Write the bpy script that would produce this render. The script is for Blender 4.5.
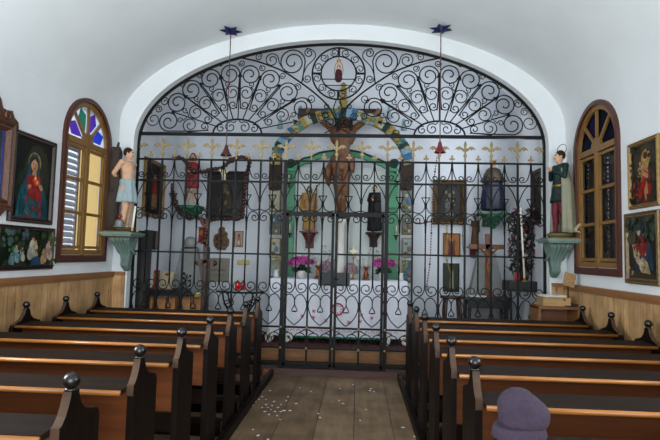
import bpy, math, random
import numpy as np
from mathutils import Vector, Matrix, Euler
random.seed(7)
PI = math.pi
D = bpy.data
SC = bpy.context.scene
for o in list(D.objects): D.objects.remove(o, do_unlink=True)
C = SC.collection

# ---------------------------------------------------------------- camera
F, YW, PT, RL, EYE = 500.9, 0.0562, 0.0697, 0.0241, 1.65
fv = Vector((-math.sin(YW)*math.cos(PT), math.cos(YW)*math.cos(PT), math.sin(PT)))
r0 = Vector((math.cos(YW), math.sin(YW), 0)); u0 = r0.cross(fv)
rv = math.cos(RL)*r0 + math.sin(RL)*u0; uv = -math.sin(RL)*r0 + math.cos(RL)*u0
cam = D.cameras.new('camera'); co = D.objects.new('camera', cam); C.objects.link(co)
cam.sensor_width = 36; cam.lens = F/660*36; cam.clip_start = .05
co.matrix_world = Matrix(((rv.x, uv.x, -fv.x, 0), (rv.y, uv.y, -fv.y, 0), (rv.z, uv.z, -fv.z, EYE), (0, 0, 0, 1)))
SC.camera = co
def at(x, y, Y):                      # photo pixel -> the point on the plane at depth Y
    d = fv + rv*((x-330)/F) - uv*((y-220)/F)
    return Vector((0, 0, EYE)) + d*(Y/d.y)

# ---------------------------------------------------------------- light
w = D.worlds.new('sky'); SC.world = w; w.use_nodes = True
bg = w.node_tree.nodes['Background']; bg.inputs[0].default_value = (.85, .92, 1, 1); bg.inputs[1].default_value = .8
def area(name, loc, target, sx, sy, power, col=(1, 1, 1)):
    l = D.lights.new(name, 'AREA'); l.shape = 'RECTANGLE'; l.size = sx; l.size_y = sy; l.energy = power; l.color = col
    o = D.objects.new(name, l); C.objects.link(o); o.location = loc
    o.rotation_euler = (Vector(target)-Vector(loc)).to_track_quat('-Z', 'Y').to_euler()
    return o
area('daylight_through_entrance', (.2, -2.3, 1.7), (-.2, 4.5, 2.95), 3.4, 2.6, 150, (.93, .975, 1))
area('added_fill_from_left', (-3.2, 2.2, 2.3), (2, 4.4, 4.2), 1.0, 1.6, 95, (.93, .975, 1))  # added fill inside the nave, lifts the right vault; no opening modelled here
area('added_fill_from_right', (2.6, 2.2, 2.3), (-2, 4.2, 4.2), 1.0, 1.6, 38, (.93, .975, 1))  # weaker added fill facing it, lifts the left vault; solid wall behind
area('added_sanctuary_fill', (2.35, 7.6, 3.4), (-2.5, 8.2, 2.6), .9, 1.3, 15, (.85, .92, 1))  # fill lamp added to brighten the sanctuary, no window built for it
sd = D.lights.new('hazy_sun', 'SUN'); sd.energy = 2.5; sd.angle = .3; so = D.objects.new('hazy_sun', sd); C.objects.link(so)
so.rotation_euler = Vector((.8, .15, -.55)).to_track_quat('-Z', 'Y').to_euler(); so.location = (-6, 5, 6)
SC.view_settings.view_transform = 'Standard'; SC.view_settings.look = 'None'
SC.view_settings.gamma = 1; SC.view_settings.exposure = 0.85; SC.view_settings.use_curve_mapping = False

# ---------------------------------------------------------------- materials
def lin(c):
    if isinstance(c, str):
        c = [int(c[i:i+2], 16)/255 for i in (0, 2, 4)]
    return tuple(((v+.055)/1.055)**2.4 if v > .04045 else v/12.92 for v in c[:3])
MATS = {}
def M(name, col, rough=.6, metal=0, var=.12, scale=6, stretch=(1, 1, 1), bump=.1, col2=None, coat=0, detail=4, emit=0, spec=.5):
    if name in MATS: return MATS[name]
    m = D.materials.new(name); MATS[name] = m; m.use_nodes = True
    n = m.node_tree.nodes; L = m.node_tree.links; b = n['Principled BSDF']
    c = lin(col); c2 = lin(col2) if col2 else tuple(v*(1-var*2) for v in c)
    tc = n.new('ShaderNodeTexCoord'); mp = n.new('ShaderNodeMapping'); L.new(tc.outputs['Object'], mp.inputs[0])
    mp.inputs['Scale'].default_value = stretch
    t = n.new('ShaderNodeTexNoise'); t.inputs['Scale'].default_value = scale; t.inputs['Detail'].default_value = detail; L.new(mp.outputs[0], t.inputs[0])
    r = n.new('ShaderNodeValToRGB'); r.color_ramp.elements[0].position = .3; r.color_ramp.elements[1].position = .7
    r.color_ramp.elements[0].color = (*c2, 1); r.color_ramp.elements[1].color = (*c, 1)
    L.new(t.outputs[0], r.inputs[0]); L.new(r.outputs[0], b.inputs['Base Color'])
    b.inputs['Roughness'].default_value = rough; b.inputs['Metallic'].default_value = metal; b.inputs['Coat Weight'].default_value = coat; b.inputs['Specular IOR Level'].default_value = spec
    if bump:
        bp = n.new('ShaderNodeBump'); bp.inputs['Strength'].default_value = bump; bp.inputs['Distance'].default_value = .01
        L.new(t.outputs[0], bp.inputs['Height']); L.new(bp.outputs[0], b.inputs['Normal'])
    if emit:
        b.inputs['Emission Color'].default_value = (*c, 1); b.inputs['Emission Strength'].default_value = emit
    return m
def boards(name, cols, width, length, axis, rough=.6, gap=.004, gapcol='1a120b', grain=30, knots=False, bump=.3):
    """Planks: axis = (texture x along the board, texture y across the boards)"""
    m = D.materials.new(name); MATS[name] = m; m.use_nodes = True
    n = m.node_tree.nodes; L = m.node_tree.links; b = n['Principled BSDF']
    tc = n.new('ShaderNodeTexCoord'); sp = n.new('ShaderNodeSeparateXYZ'); L.new(tc.outputs['Object'], sp.inputs[0])
    cb = n.new('ShaderNodeCombineXYZ'); L.new(sp.outputs[axis[0]], cb.inputs[0]); L.new(sp.outputs[axis[1]], cb.inputs[1])
    br = n.new('ShaderNodeTexBrick'); L.new(cb.outputs[0], br.inputs[0]); br.offset = .37; br.offset_frequency = 2
    br.inputs['Scale'].default_value = 1; br.inputs['Brick Width'].default_value = length; br.inputs['Row Height'].default_value = width
    br.inputs['Mortar Size'].default_value = gap; br.inputs['Mortar Smooth'].default_value = .3
    br.inputs['Color1'].default_value = (*lin(cols[0]), 1); br.inputs['Color2'].default_value = (*lin(cols[1]), 1); br.inputs['Mortar'].default_value = (*lin(gapcol), 1)
    mp = n.new('ShaderNodeMapping'); mp.inputs['Scale'].default_value = (1.2, grain, 1); L.new(cb.outputs[0], mp.inputs[0])
    t = n.new('ShaderNodeTexNoise'); t.inputs['Scale'].default_value = 1.6; t.inputs['Detail'].default_value = 6; t.inputs['Distortion'].default_value = .6; L.new(mp.outputs[0], t.inputs[0])
    r = n.new('ShaderNodeValToRGB'); r.color_ramp.elements[0].position = .25; r.color_ramp.elements[1].position = .8
    r.color_ramp.elements[0].color = (.55, .5, .45, 1); r.color_ramp.elements[1].color = (1.1, 1.1, 1.1, 1); L.new(t.outputs[0], r.inputs[0])
    mx = n.new('ShaderNodeMix'); mx.data_type = 'RGBA'; mx.blend_type = 'MULTIPLY'; mx.inputs[0].default_value = .8
    L.new(br.outputs[0], mx.inputs[6]); L.new(r.outputs[0], mx.inputs[7]); out = mx.outputs[2]
    t2 = n.new('ShaderNodeTexNoise'); t2.inputs['Scale'].default_value = 3.1; t2.inputs['Detail'].default_value = 5; L.new(cb.outputs[0], t2.inputs[0])
    r2 = n.new('ShaderNodeValToRGB'); r2.color_ramp.elements[0].position = .38; r2.color_ramp.elements[1].position = .6
    r2.color_ramp.elements[0].color = (.60, .57, .53, 1); r2.color_ramp.elements[1].color = (1.05, 1.05, 1.05, 1); L.new(t2.outputs[0], r2.inputs[0])
    m2 = n.new('ShaderNodeMix'); m2.data_type = 'RGBA'; m2.blend_type = 'MULTIPLY'; m2.inputs[0].default_value = .9
    L.new(out, m2.inputs[6]); L.new(r2.outputs[0], m2.inputs[7]); out = m2.outputs[2]
    if knots:
        mp3 = n.new('ShaderNodeMapping'); mp3.inputs['Scale'].default_value = (2.6, 9, 1); L.new(cb.outputs[0], mp3.inputs[0])
        v = n.new('ShaderNodeTexVoronoi'); v.inputs['Scale'].default_value = 1; L.new(mp3.outputs[0], v.inputs[0])
        r3 = n.new('ShaderNodeValToRGB'); r3.color_ramp.elements[0].position = .05; r3.color_ramp.elements[1].position = .16
        r3.color_ramp.elements[0].color = (.42, .25, .12, 1); r3.color_ramp.elements[1].color = (1, 1, 1, 1); L.new(v.outputs[0], r3.inputs[0])
        m3 = n.new('ShaderNodeMix'); m3.data_type = 'RGBA'; m3.blend_type = 'MULTIPLY'; m3.inputs[0].default_value = .8
        L.new(out, m3.inputs[6]); L.new(r3.outputs[0], m3.inputs[7]); out = m3.outputs[2]
    L.new(out, b.inputs['Base Color']); b.inputs['Roughness'].default_value = rough
    bp = n.new('ShaderNodeBump'); bp.inputs['Strength'].default_value = bump; bp.inputs['Distance'].default_value = .006
    L.new(br.outputs['Fac'], bp.inputs['Height']); bp.invert = True; L.new(bp.outputs[0], b.inputs['Normal'])
    return m
def glass(name, col, rough=.05, alpha=.25):
    m = D.materials.new(name); MATS[name] = m; m.use_nodes = True
    n = m.node_tree.nodes; L = m.node_tree.links; b = n['Principled BSDF']
    g = n.new('ShaderNodeBsdfGlossy'); g.inputs['Roughness'].default_value = rough
    tr = n.new('ShaderNodeBsdfTransparent'); tr.inputs[0].default_value = (*lin(col), 1)
    mx = n.new('ShaderNodeMixShader'); fr = n.new('ShaderNodeLayerWeight'); fr.inputs[0].default_value = .15
    L.new(fr.outputs['Fresnel'], mx.inputs[0]); L.new(tr.outputs[0], mx.inputs[1]); L.new(g.outputs[0], mx.inputs[2])
    L.new(mx.outputs[0], n['Material Output'].inputs[0])
    return m
def stained(name, col):
    m = D.materials.new(name); MATS[name] = m; m.use_nodes = True
    n = m.node_tree.nodes; L = m.node_tree.links; g = n['Principled BSDF']; g.inputs['Base Color'].default_value = (*lin(col), 1); g.inputs['Roughness'].default_value = .2
    tr = n.new('ShaderNodeBsdfTransparent'); tr.inputs[0].default_value = (*lin(col), 1); tl = n.new('ShaderNodeBsdfTranslucent'); tl.inputs[0].default_value = (*lin(col), 1)
    a = n.new('ShaderNodeMixShader'); a.inputs[0].default_value = .65; b = n.new('ShaderNodeMixShader'); b.inputs[0].default_value = .12
    L.new(tr.outputs[0], a.inputs[1]); L.new(tl.outputs[0], a.inputs[2]); L.new(a.outputs[0], b.inputs[1]); L.new(g.outputs[0], b.inputs[2]); L.new(b.outputs[0], n['Material Output'].inputs[0]); return m
plaster = M('white_plaster', 'd7dcde', .85, var=.03, scale=2.2, bump=.25, detail=8)
plaster_in = M('sanctuary_plaster', 'ced3da', .85, var=.03, scale=2.5, bump=.2, detail=8)
floorm = boards('floor_planks', ('8d765a', '70593f'), .37, 4.5, (1, 0), .62, .004, '2a1e14', 9)
pine = boards('pine_panelling', ('d2ac7c', 'c29a6a'), .105, 3.2, (2, 1), .5, .0025, '8a6034', 20, knots=True)
pine_x = boards('pine_panelling_front', ('d2ac7c', 'c29a6a'), .105, 3.2, (2, 0), .5, .0025, '8a6034', 20, knots=True)
pcap = M('pine_rail', '8e6038', .45, var=.15, scale=3, stretch=(1, 1, 12), bump=.1)
iron = M('black_iron', '07080a', .55, 0, spec=.22, var=.2, scale=30, bump=.2)
gold = M('gilt_paint', '97845c', .5, .25, var=.2, scale=25, bump=.2)
pewdark = M('pew_dark_wood', '130b07', .45, spec=.12, var=.25, scale=3, stretch=(8, 8, 1.2), bump=.15)
pewside = M('pew_end_worn_edge', '4d3a2c', .5, spec=.2, var=.2, scale=10, bump=.2)
pewledge = M('pew_ledge_wood', '21160f', .6, spec=.12, var=.25, scale=2.5, stretch=(1, 14, 1), bump=.15)
pewnose = M('pew_ledge_nosing', 'a5682c', .35, var=.22, scale=4, stretch=(1, 6, 6), bump=.1, coat=.3)
pewpanel = M('pew_panel_wood', '5e3216', .5, spec=.2, var=.22, scale=2.2, stretch=(1, 3, 10), bump=.1, coat=0)
knobm = M('polished_black_wood', '0d0909', .3, var=.1, scale=8, bump=.02, spec=.5)

# ---------------------------------------------------------------- mesh helper
class MB:
    def __init__(s, T=None): s.v = []; s.f = []; s.m = []; s.T = T; s.sm = []
    def add(s, vs, fs, mi=0, T=None, smooth=False):
        k = len(s.v)
        if T is not None: vs = [T @ Vector(p) for p in vs]
        s.v += [Vector(p) for p in vs]; s.f += [[i+k for i in f] for f in fs]; s.m += [mi]*len(fs); s.sm += [smooth]*len(fs); return s
    def box(s, c, d, mi=0, T=None, taper=1):
        x, y, z = [v/2 for v in d]; cx, cy, cz = c
        vs = [(cx+sx*x*(taper if sz > 0 else 1), cy+sy*y*(taper if sz > 0 else 1), cz+sz*z) for sz in (-1, 1) for sy in (-1, 1) for sx in (-1, 1)]
        return s.add(vs, [(0, 2, 3, 1), (4, 5, 7, 6), (0, 1, 5, 4), (2, 6, 7, 3), (0, 4, 6, 2), (1, 3, 7, 5)], mi, T)
    def tube(s, pts, r, seg=6, mi=0, closed=False, T=None):
        pts = [Vector(p) for p in pts]; n = len(pts)
        rr = r if isinstance(r, (list, tuple)) else [r]*n
        vs = []; fs = []; prev = None
        for i in range(n):
            a = pts[(i-1) % n] if (closed or i) else pts[0]; b = pts[(i+1) % n] if (closed or i < n-1) else pts[-1]
            t = (b-a).normalized() if (b-a).length > 1e-9 else Vector((0, 0, 1))
            if prev is None:
                q = Vector((0, 1, 0)) if abs(t.y) < .9 else Vector((1, 0, 0))
            else: q = prev
            e1 = (q - t*q.dot(t)).normalized(); prev = e1; e2 = t.cross(e1)
            for k in range(seg):
                an = 2*PI*(k+.5)/seg; vs.append(pts[i]+(e1*math.cos(an)+e2*math.sin(an))*rr[i])
        for i in range(n if closed else n-1):
            j = (i+1) % n
            for k in range(seg): l = (k+1) % seg; fs.append((i*seg+k, i*seg+l, j*seg+l, j*seg+k))
        if not closed: fs += [tuple(range(seg))[::-1], tuple((n-1)*seg+k for k in range(seg))]
        return s.add(vs, fs, mi, T, smooth=seg > 4)
    def lathe(s, prof, seg=16, mi=0, T=None, sx=1, sy=1, c=(0, 0, 0), fold=0, nf=0, fz=None):
        vs = []; fs = []; n = len(prof)
        for i, (r, z) in enumerate(prof):
            for k in range(seg):
                a = 2*PI*k/seg; q = r*(1+(fold*(fz[i] if fz else 1)*math.sin(nf*a+.8*math.sin(3*a)) if nf else 0))
                vs.append((c[0]+q*math.cos(a)*sx, c[1]+q*math.sin(a)*sy, c[2]+z))
        for i in range(n-1):
            for k in range(seg): l = (k+1) % seg; fs.append((i*seg+k, i*seg+l, (i+1)*seg+l, (i+1)*seg+k))
        if prof[0][0] > 1e-4: fs.append(tuple(range(seg))[::-1])
        if prof[-1][0] > 1e-4: fs.append(tuple((n-1)*seg+k for k in range(seg)))
        return s.add(vs, fs, mi, T, smooth=True)
    def ball(s, c, r, mi=0, seg=14, T=None, sc=(1, 1, 1)):
        n = max(4, seg//2)
        return s.lathe([(r*math.sin(PI*i/n)+1e-5, -r*math.cos(PI*i/n)*sc[2]) for i in range(n+1)], seg, mi, T, sc[0], sc[1], c)
    def prism(s, poly, d0, d1, plane='xz', mi=0, T=None, side=None):
        n = len(poly)
        def P(u, v, d): return {'xz': (u, d, v), 'yz': (d, u, v), 'xy': (u, v, d)}[plane]
        vs = [P(u, v, d0) for u, v in poly]+[P(u, v, d1) for u, v in poly]
        s.add(vs, [tuple(range(n)), tuple(range(2*n-1, n-1, -1))], mi, T)
        s.add(vs, [(i, (i+1) % n, n+(i+1) % n, n+i) for i in range(n)], mi if side is None else side, T)
        return s
    def build(s, name, mats, parent=None, loc=None, rot=None, scale=None):
        me = D.meshes.new(name)
        me.from_pydata([tuple(s.T @ p) if s.T is not None else tuple(p) for p in s.v], [], s.f)
        if not isinstance(mats, (list, tuple)): mats = [mats]
        for m in mats: me.materials.append(m)
        me.polygons.foreach_set('material_index', s.m); me.polygons.foreach_set('use_smooth', s.sm)
        import bmesh
        bm = bmesh.new(); bm.from_mesh(me); bmesh.ops.remove_doubles(bm, verts=bm.verts, dist=1e-6)
        bmesh.ops.recalc_face_normals(bm, faces=bm.faces); bm.to_mesh(me); bm.free(); me.update()
        o = D.objects.new(name, me); C.objects.link(o)
        if loc is not None: o.location = loc
        if rot is not None: o.rotation_euler = rot
        if scale is not None: o.scale = (scale,)*3 if isinstance(scale, (int, float)) else scale
        if parent: o.parent = parent
        return o
def tag(o, label, cat, group=None, kind=None):
    if label: o['label'] = label
    if cat: o['category'] = cat
    if group: o['group'] = group
    if kind: o['kind'] = kind
    return o
def thing(name, label, cat, loc=(0, 0, 0), rz=0, group=None, scale=1):
    o = D.objects.new(name, None); C.objects.link(o); o.location = loc; o.rotation_euler = (0, 0, rz); o.empty_display_size = .1
    o.scale = (scale,)*3
    return tag(o, label, cat, group)
def struct(name, mb, m, parent=None):
    o = mb.build(name, m, parent)
    if not parent: o['kind'] = 'structure'
    return o
def copy_tree(o, parent=None):
    c = o.copy(); C.objects.link(c)
    if parent: c.parent = parent
    for ch in list(o.children): copy_tree(ch, c)
    return c
def catmull(P, n=6, closed=False):
    P = [Vector(p) for p in P]; out = []; N = len(P)
    for i in range(N if closed else N-1):
        a, b, c, d = (P[(i-1) % N], P[i], P[(i+1) % N], P[(i+2) % N]) if closed else (P[max(i-1, 0)], P[i], P[i+1], P[min(i+2, N-1)])
        for k in range(n):
            t = k/n; out.append(.5*((2*b)+(c-a)*t+(2*a-5*b+4*c-d)*t*t+(3*b-a-3*c+d)*t**3))
    if not closed: out.append(P[-1])
    return out
def arc(cx, cz, r, a0, a1, n=12, ry=None):
    return [(cx+r*math.cos(a0+(a1-a0)*i/n), cz+(ry or r)*math.sin(a0+(a1-a0)*i/n)) for i in range(n+1)]
# ================================================================ SETTING
CX = -.32; WL, WR = -3.42, 2.78; HW = 3.1; YF = 6.85; G = 6.973; YB = 9.0
struct('floor', MB().box((CX, 2.2, -.03), (HW*2+.6, 9.5, .06)), floorm)
z_s = .07
struct('floor_sanctuary', MB().box((CX, 8.2, .03), (6.6, 2.56, .06)), M('sanctuary_boards', '2e2019', .6, var=.2, scale=4, bump=.1))
sill = MB(); sill.box((CX, G-.03, .05), (5.72, .12, .10)); o = struct('trim_1', sill, M('sill_wood', '4a2b22', .5, var=.2, scale=4, stretch=(1, 8, 8), bump=.1))
# vault profile of the nave
def vault(t, z0=3.45, b=1.45, n=1.9, hw=HW):
    c, s_ = math.cos(t), math.sin(t)
    return (CX+hw*(1 if c > 0 else -1)*abs(c)**(2/n), z0+b*abs(s_)**(2/n))
NV = 48
mb = MB(); pts = [vault(PI*i/NV) for i in range(NV+1)]
Y0 = -2.6
ny = 8; vs = []; fs = []
for j in range(ny+1):
    y = Y0+(YF-Y0)*j/ny; vs += [(x, y, z) for x, z in pts]
for j in range(ny):
    for i in range(NV): a = j*(NV+1)+i; fs.append((a, a+1, a+NV+2, a+NV+1))
mb.add(vs, fs, smooth=True)
vo = [(CX+(x-CX)*1.05, z+(.12 if z > 3.5 else 0)) for x, z in pts]
vs = []; 
for y in (Y0, YF): vs += [(x, y, z) for x, z in vo]
mb.add(vs, [(i, i+1, i+NV+2, i+NV+1) for i in range(NV)], smooth=True)
struct('ceiling', mb, plaster)
# arched front wall round the grille
AW, AZ, AB = 2.88, 3.2, 1.48
def arch(t): return (CX+AW*math.cos(t), AZ+AB*math.sin(t))
mb = MB(); N = 64; vs = []; fs = []
inner = [(CX+AW, 0)]+[arch(PI*i/N) for i in range(N+1)]+[(CX-AW, 0)]
outer = [(WR, 0)]+[None]*(N+1)+[(WL, 0)]
for i in range(N+1):
    x, z = arch(PI*i/N); dx, dz = x-CX, z-2.2
    # follow the ray from the middle of the arch to the vault profile
    best = None
    for k in range(400):
        q = 1+k*.001; X = CX+dx*q; Z = 2.2+dz*q
        if Z < 3.45: inside = abs(X-CX) < HW
        else: inside = (abs(X-CX)/HW)**1.9+((Z-3.45)/1.45)**1.9 < 1
        if not inside: break
    outer[i+1] = (X, Z)
for (ix, iz), (ox, oz) in zip(inner, outer): vs += [(ix, YF, iz), (ox, YF, oz), (ix, 7.15, iz), (ox, 7.15, oz)]
for i in range(len(inner)-1):
    a = 4*i; b = a+4; fs += [(a, a+1, b+1, b), (a, b, b+2, a+2), (a+2, b+2, b+3, a+3)]
mb.add(vs, fs); struct('wall_front', mb, plaster)

# side walls with an arched window opening each
WYC = 6.06; LYC = WYC; RYC = 5.985; WH = .505; WS = 2.99; WBOT = 1.59; ZT = 3.45
def side_wall(name, X, yc, sgn):
    mb = MB(); y0, y1 = Y0, YF; N = 16
    def q(a, b, c, d): mb.add([(X, *p) for p in (a, b, c, d)], [(0, 1, 2, 3)])
    q((y0, 0), (yc-WH, 0), (yc-WH, ZT), (y0, ZT)); q((yc+WH, 0), (y1, 0), (y1, ZT), (yc+WH, ZT)); q((yc-WH, 0), (yc+WH, 0), (yc+WH, WBOT), (yc-WH, WBOT))
    ar = [(yc+WH*math.cos(PI*i/N), WS+WH*math.sin(PI*i/N)) for i in range(N+1)]
    for a, b in zip(ar, ar[1:]): q(a, (a[0], ZT), (b[0], ZT), b)
    loop = [(yc+WH, WBOT)]+ar+[(yc-WH, WBOT)]; Xo = X+sgn*.16
    for i in range(len(loop)):
        a, b = loop[i], loop[(i+1) % len(loop)]; mb.add([(X, *a), (X, *b), (Xo, *b), (Xo, *a)], [(0, 1, 2, 3)])
    # outer skin, so the wall has its thickness
    for a, b, c, d in (((y0, 0), (yc-WH, 0), (yc-WH, ZT), (y0, ZT)), ((yc+WH, 0), (y1, 0), (y1, ZT), (yc+WH, ZT)), ((yc-WH, 0), (yc+WH, 0), (yc+WH, WBOT), (yc-WH, WBOT))):
        mb.add([(Xo, *p) for p in (a, b, c, d)], [(0, 1, 2, 3)])
    for a, b in zip(ar, ar[1:]): mb.add([(Xo, *p) for p in (a, (a[0], ZT), (b[0], ZT), b)], [(0, 1, 2, 3)])
    struct(name, mb, plaster)
side_wall('wall_left', WL, LYC, -1); side_wall('wall_right', WR, RYC, 1)
# wainscot
for nm, X, s, y1 in (('trim_2', WL, 1, YF), ('trim_3', WR, -1, YF)):
    o = struct(nm, MB().box((X+s*.02, (Y0+y1)/2, .65), (.04, y1-Y0, 1.3)), pine)
    struct('rail', MB().box((X+s*.03, (Y0+y1)/2, 1.325), (.07, y1-Y0, .05)).box((X+s*.026, (Y0+y1)/2, 1.285), (.055, y1-Y0, .03)), pcap, o)
for nm, x0, x1 in (('trim_4', WL+.04, CX-AW-.02), ('trim_5', CX+AW+.02, WR-.04)):
    o = struct(nm, MB().box(((x0+x1)/2, YF-.015, .65), (x1-x0, .03, 1.3)), pine_x)
    struct('rail', MB().box(((x0+x1)/2, YF-.022, 1.325), (x1-x0, .05, .05)), pcap, o)
# sanctuary: straight walls that curve into a half dome
XL_, XR_ = -3.24, 2.60; YA = 7.15; RC = .45
plan = [(XL_, YA), (XL_, 7.6), (XL_, YB-RC)]
plan += [(XL_+RC-RC*math.cos(a), YB-RC+RC*math.sin(a)) for a in [PI/2*i/8 for i in range(1, 9)]]
plan += [(XL_+RC+(XR_-XL_-2*RC)*i/6, YB) for i in range(1, 6)]
plan += [(XR_-RC+RC*math.sin(a), YB-RC+RC*math.cos(a)) for a in [PI/2*i/8 for i in range(9)]]+[(XR_, 7.6), (XR_, YA)]
rows = [[(x, y, z) for x, y in plan] for z in (0, 3.3)]
for i in range(1, 15):
    t = PI/2*i/14; c = math.cos(t); z = 3.3+2.0*math.sin(t)
    rows.append([(CX+(x-CX)*max(c, .02), YA+(y-YA)*(.25+.75*c), z) for x, y in plan])
def shell(name, r0_, r1_, i0, i1):
    w_ = i1-i0+1; vs = sum([r[i0:i1+1] for r in rows[r0_:r1_+1]], []); fs = [(j*w_+i, j*w_+i+1, (j+1)*w_+i+1, (j+1)*w_+i) for j in range(r1_-r0_) for i in range(w_-1)]
    struct(name, MB().add(vs, fs, smooth=True), plaster_in)
n = len(plan)
shell('wall_left_inner', 0, 1, 0, 2); shell('wall_right_inner', 0, 1, n-3, n-1); shell('wall_back', 0, 1, 10, n-11)
shell('wall_corner_left', 0, 1, 2, 10); shell('wall_corner_right', 0, 1, n-11, n-3); shell('ceiling_inner', 1, len(rows)-1, 0, n-1)

# ---------------------------------------------------------------- windows
redbrown = M('red_brown_frame', '4c2115', .4, var=.15, scale=8, bump=.05)
oak = M('honey_oak', '85612f', .42, var=.15, scale=5, stretch=(4, 4, 1), bump=.05)
shut_white = M('painted_louvre', 'b9b6b8', .6, var=.05, scale=8, bump=.02)
shut_brown = M('brown_louvre', '3a2417', .6, var=.1, scale=8, bump=.02)
blind = D.materials.new('cream_blind'); blind.use_nodes = True
_n = blind.node_tree; _b = _n.nodes['Principled BSDF']; _b.inputs['Base Color'].default_value = (*lin('b8965c'), 1); _b.inputs['Roughness'].default_value = .8
_t = _n.nodes.new('ShaderNodeBsdfTranslucent'); _t.inputs[0].default_value = (*lin('d0ae70'), 1); _m = _n.nodes.new('ShaderNodeMixShader'); _m.inputs[0].default_value = .6
_n.links.new(_b.outputs[0], _m.inputs[1]); _n.links.new(_t.outputs[0], _m.inputs[2]); _n.links.new(_m.outputs[0], _n.nodes['Material Output'].inputs[0])
clear = glass('window_glass', 'dfe6ee')
sblue = stained('blue_glass', '1c2f96'); sgreen = stained('green_glass', '1d5242'); sviol = stained('violet_glass', '3d2378'); spale = stained('pale_glass', 'a8b0bc'); sdark = stained('dusk_glass', '20254a')
def ringarch(mb, r0_, r1_, zb0, zb1, d0, d1, mi=0, N=20):
    """arched frame: legs + half ring + bottom piece, u across, v up, depth d0..d1"""
    o_ = [(-r1_, zb1)]+[(-r1_*math.cos(PI*i/N), WS+r1_*math.sin(PI*i/N)) for i in range(N+1)]+[(r1_, zb1)]
    i_ = [(-r0_, zb0)]+[(-r0_*math.cos(PI*i/N), WS+r0_*math.sin(PI*i/N)) for i in range(N+1)]+[(r0_, zb0)]
    k = len(o_); vs = []
    for d in (d0, d1): vs += [(u, v, d) for u, v in o_]+[(u, v, d) for u, v in i_]
    fs = []
    for i in range(k):
        j = (i+1) % k
        fs += [(i, j, k+j, k+i), (2*k+i, 2*k+j, 3*k+j, 3*k+i), (i, j, 2*k+j, 2*k+i), (k+i, k+j, 3*k+j, 3*k+i)]
    mb.add(vs, fs, mi)
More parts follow.
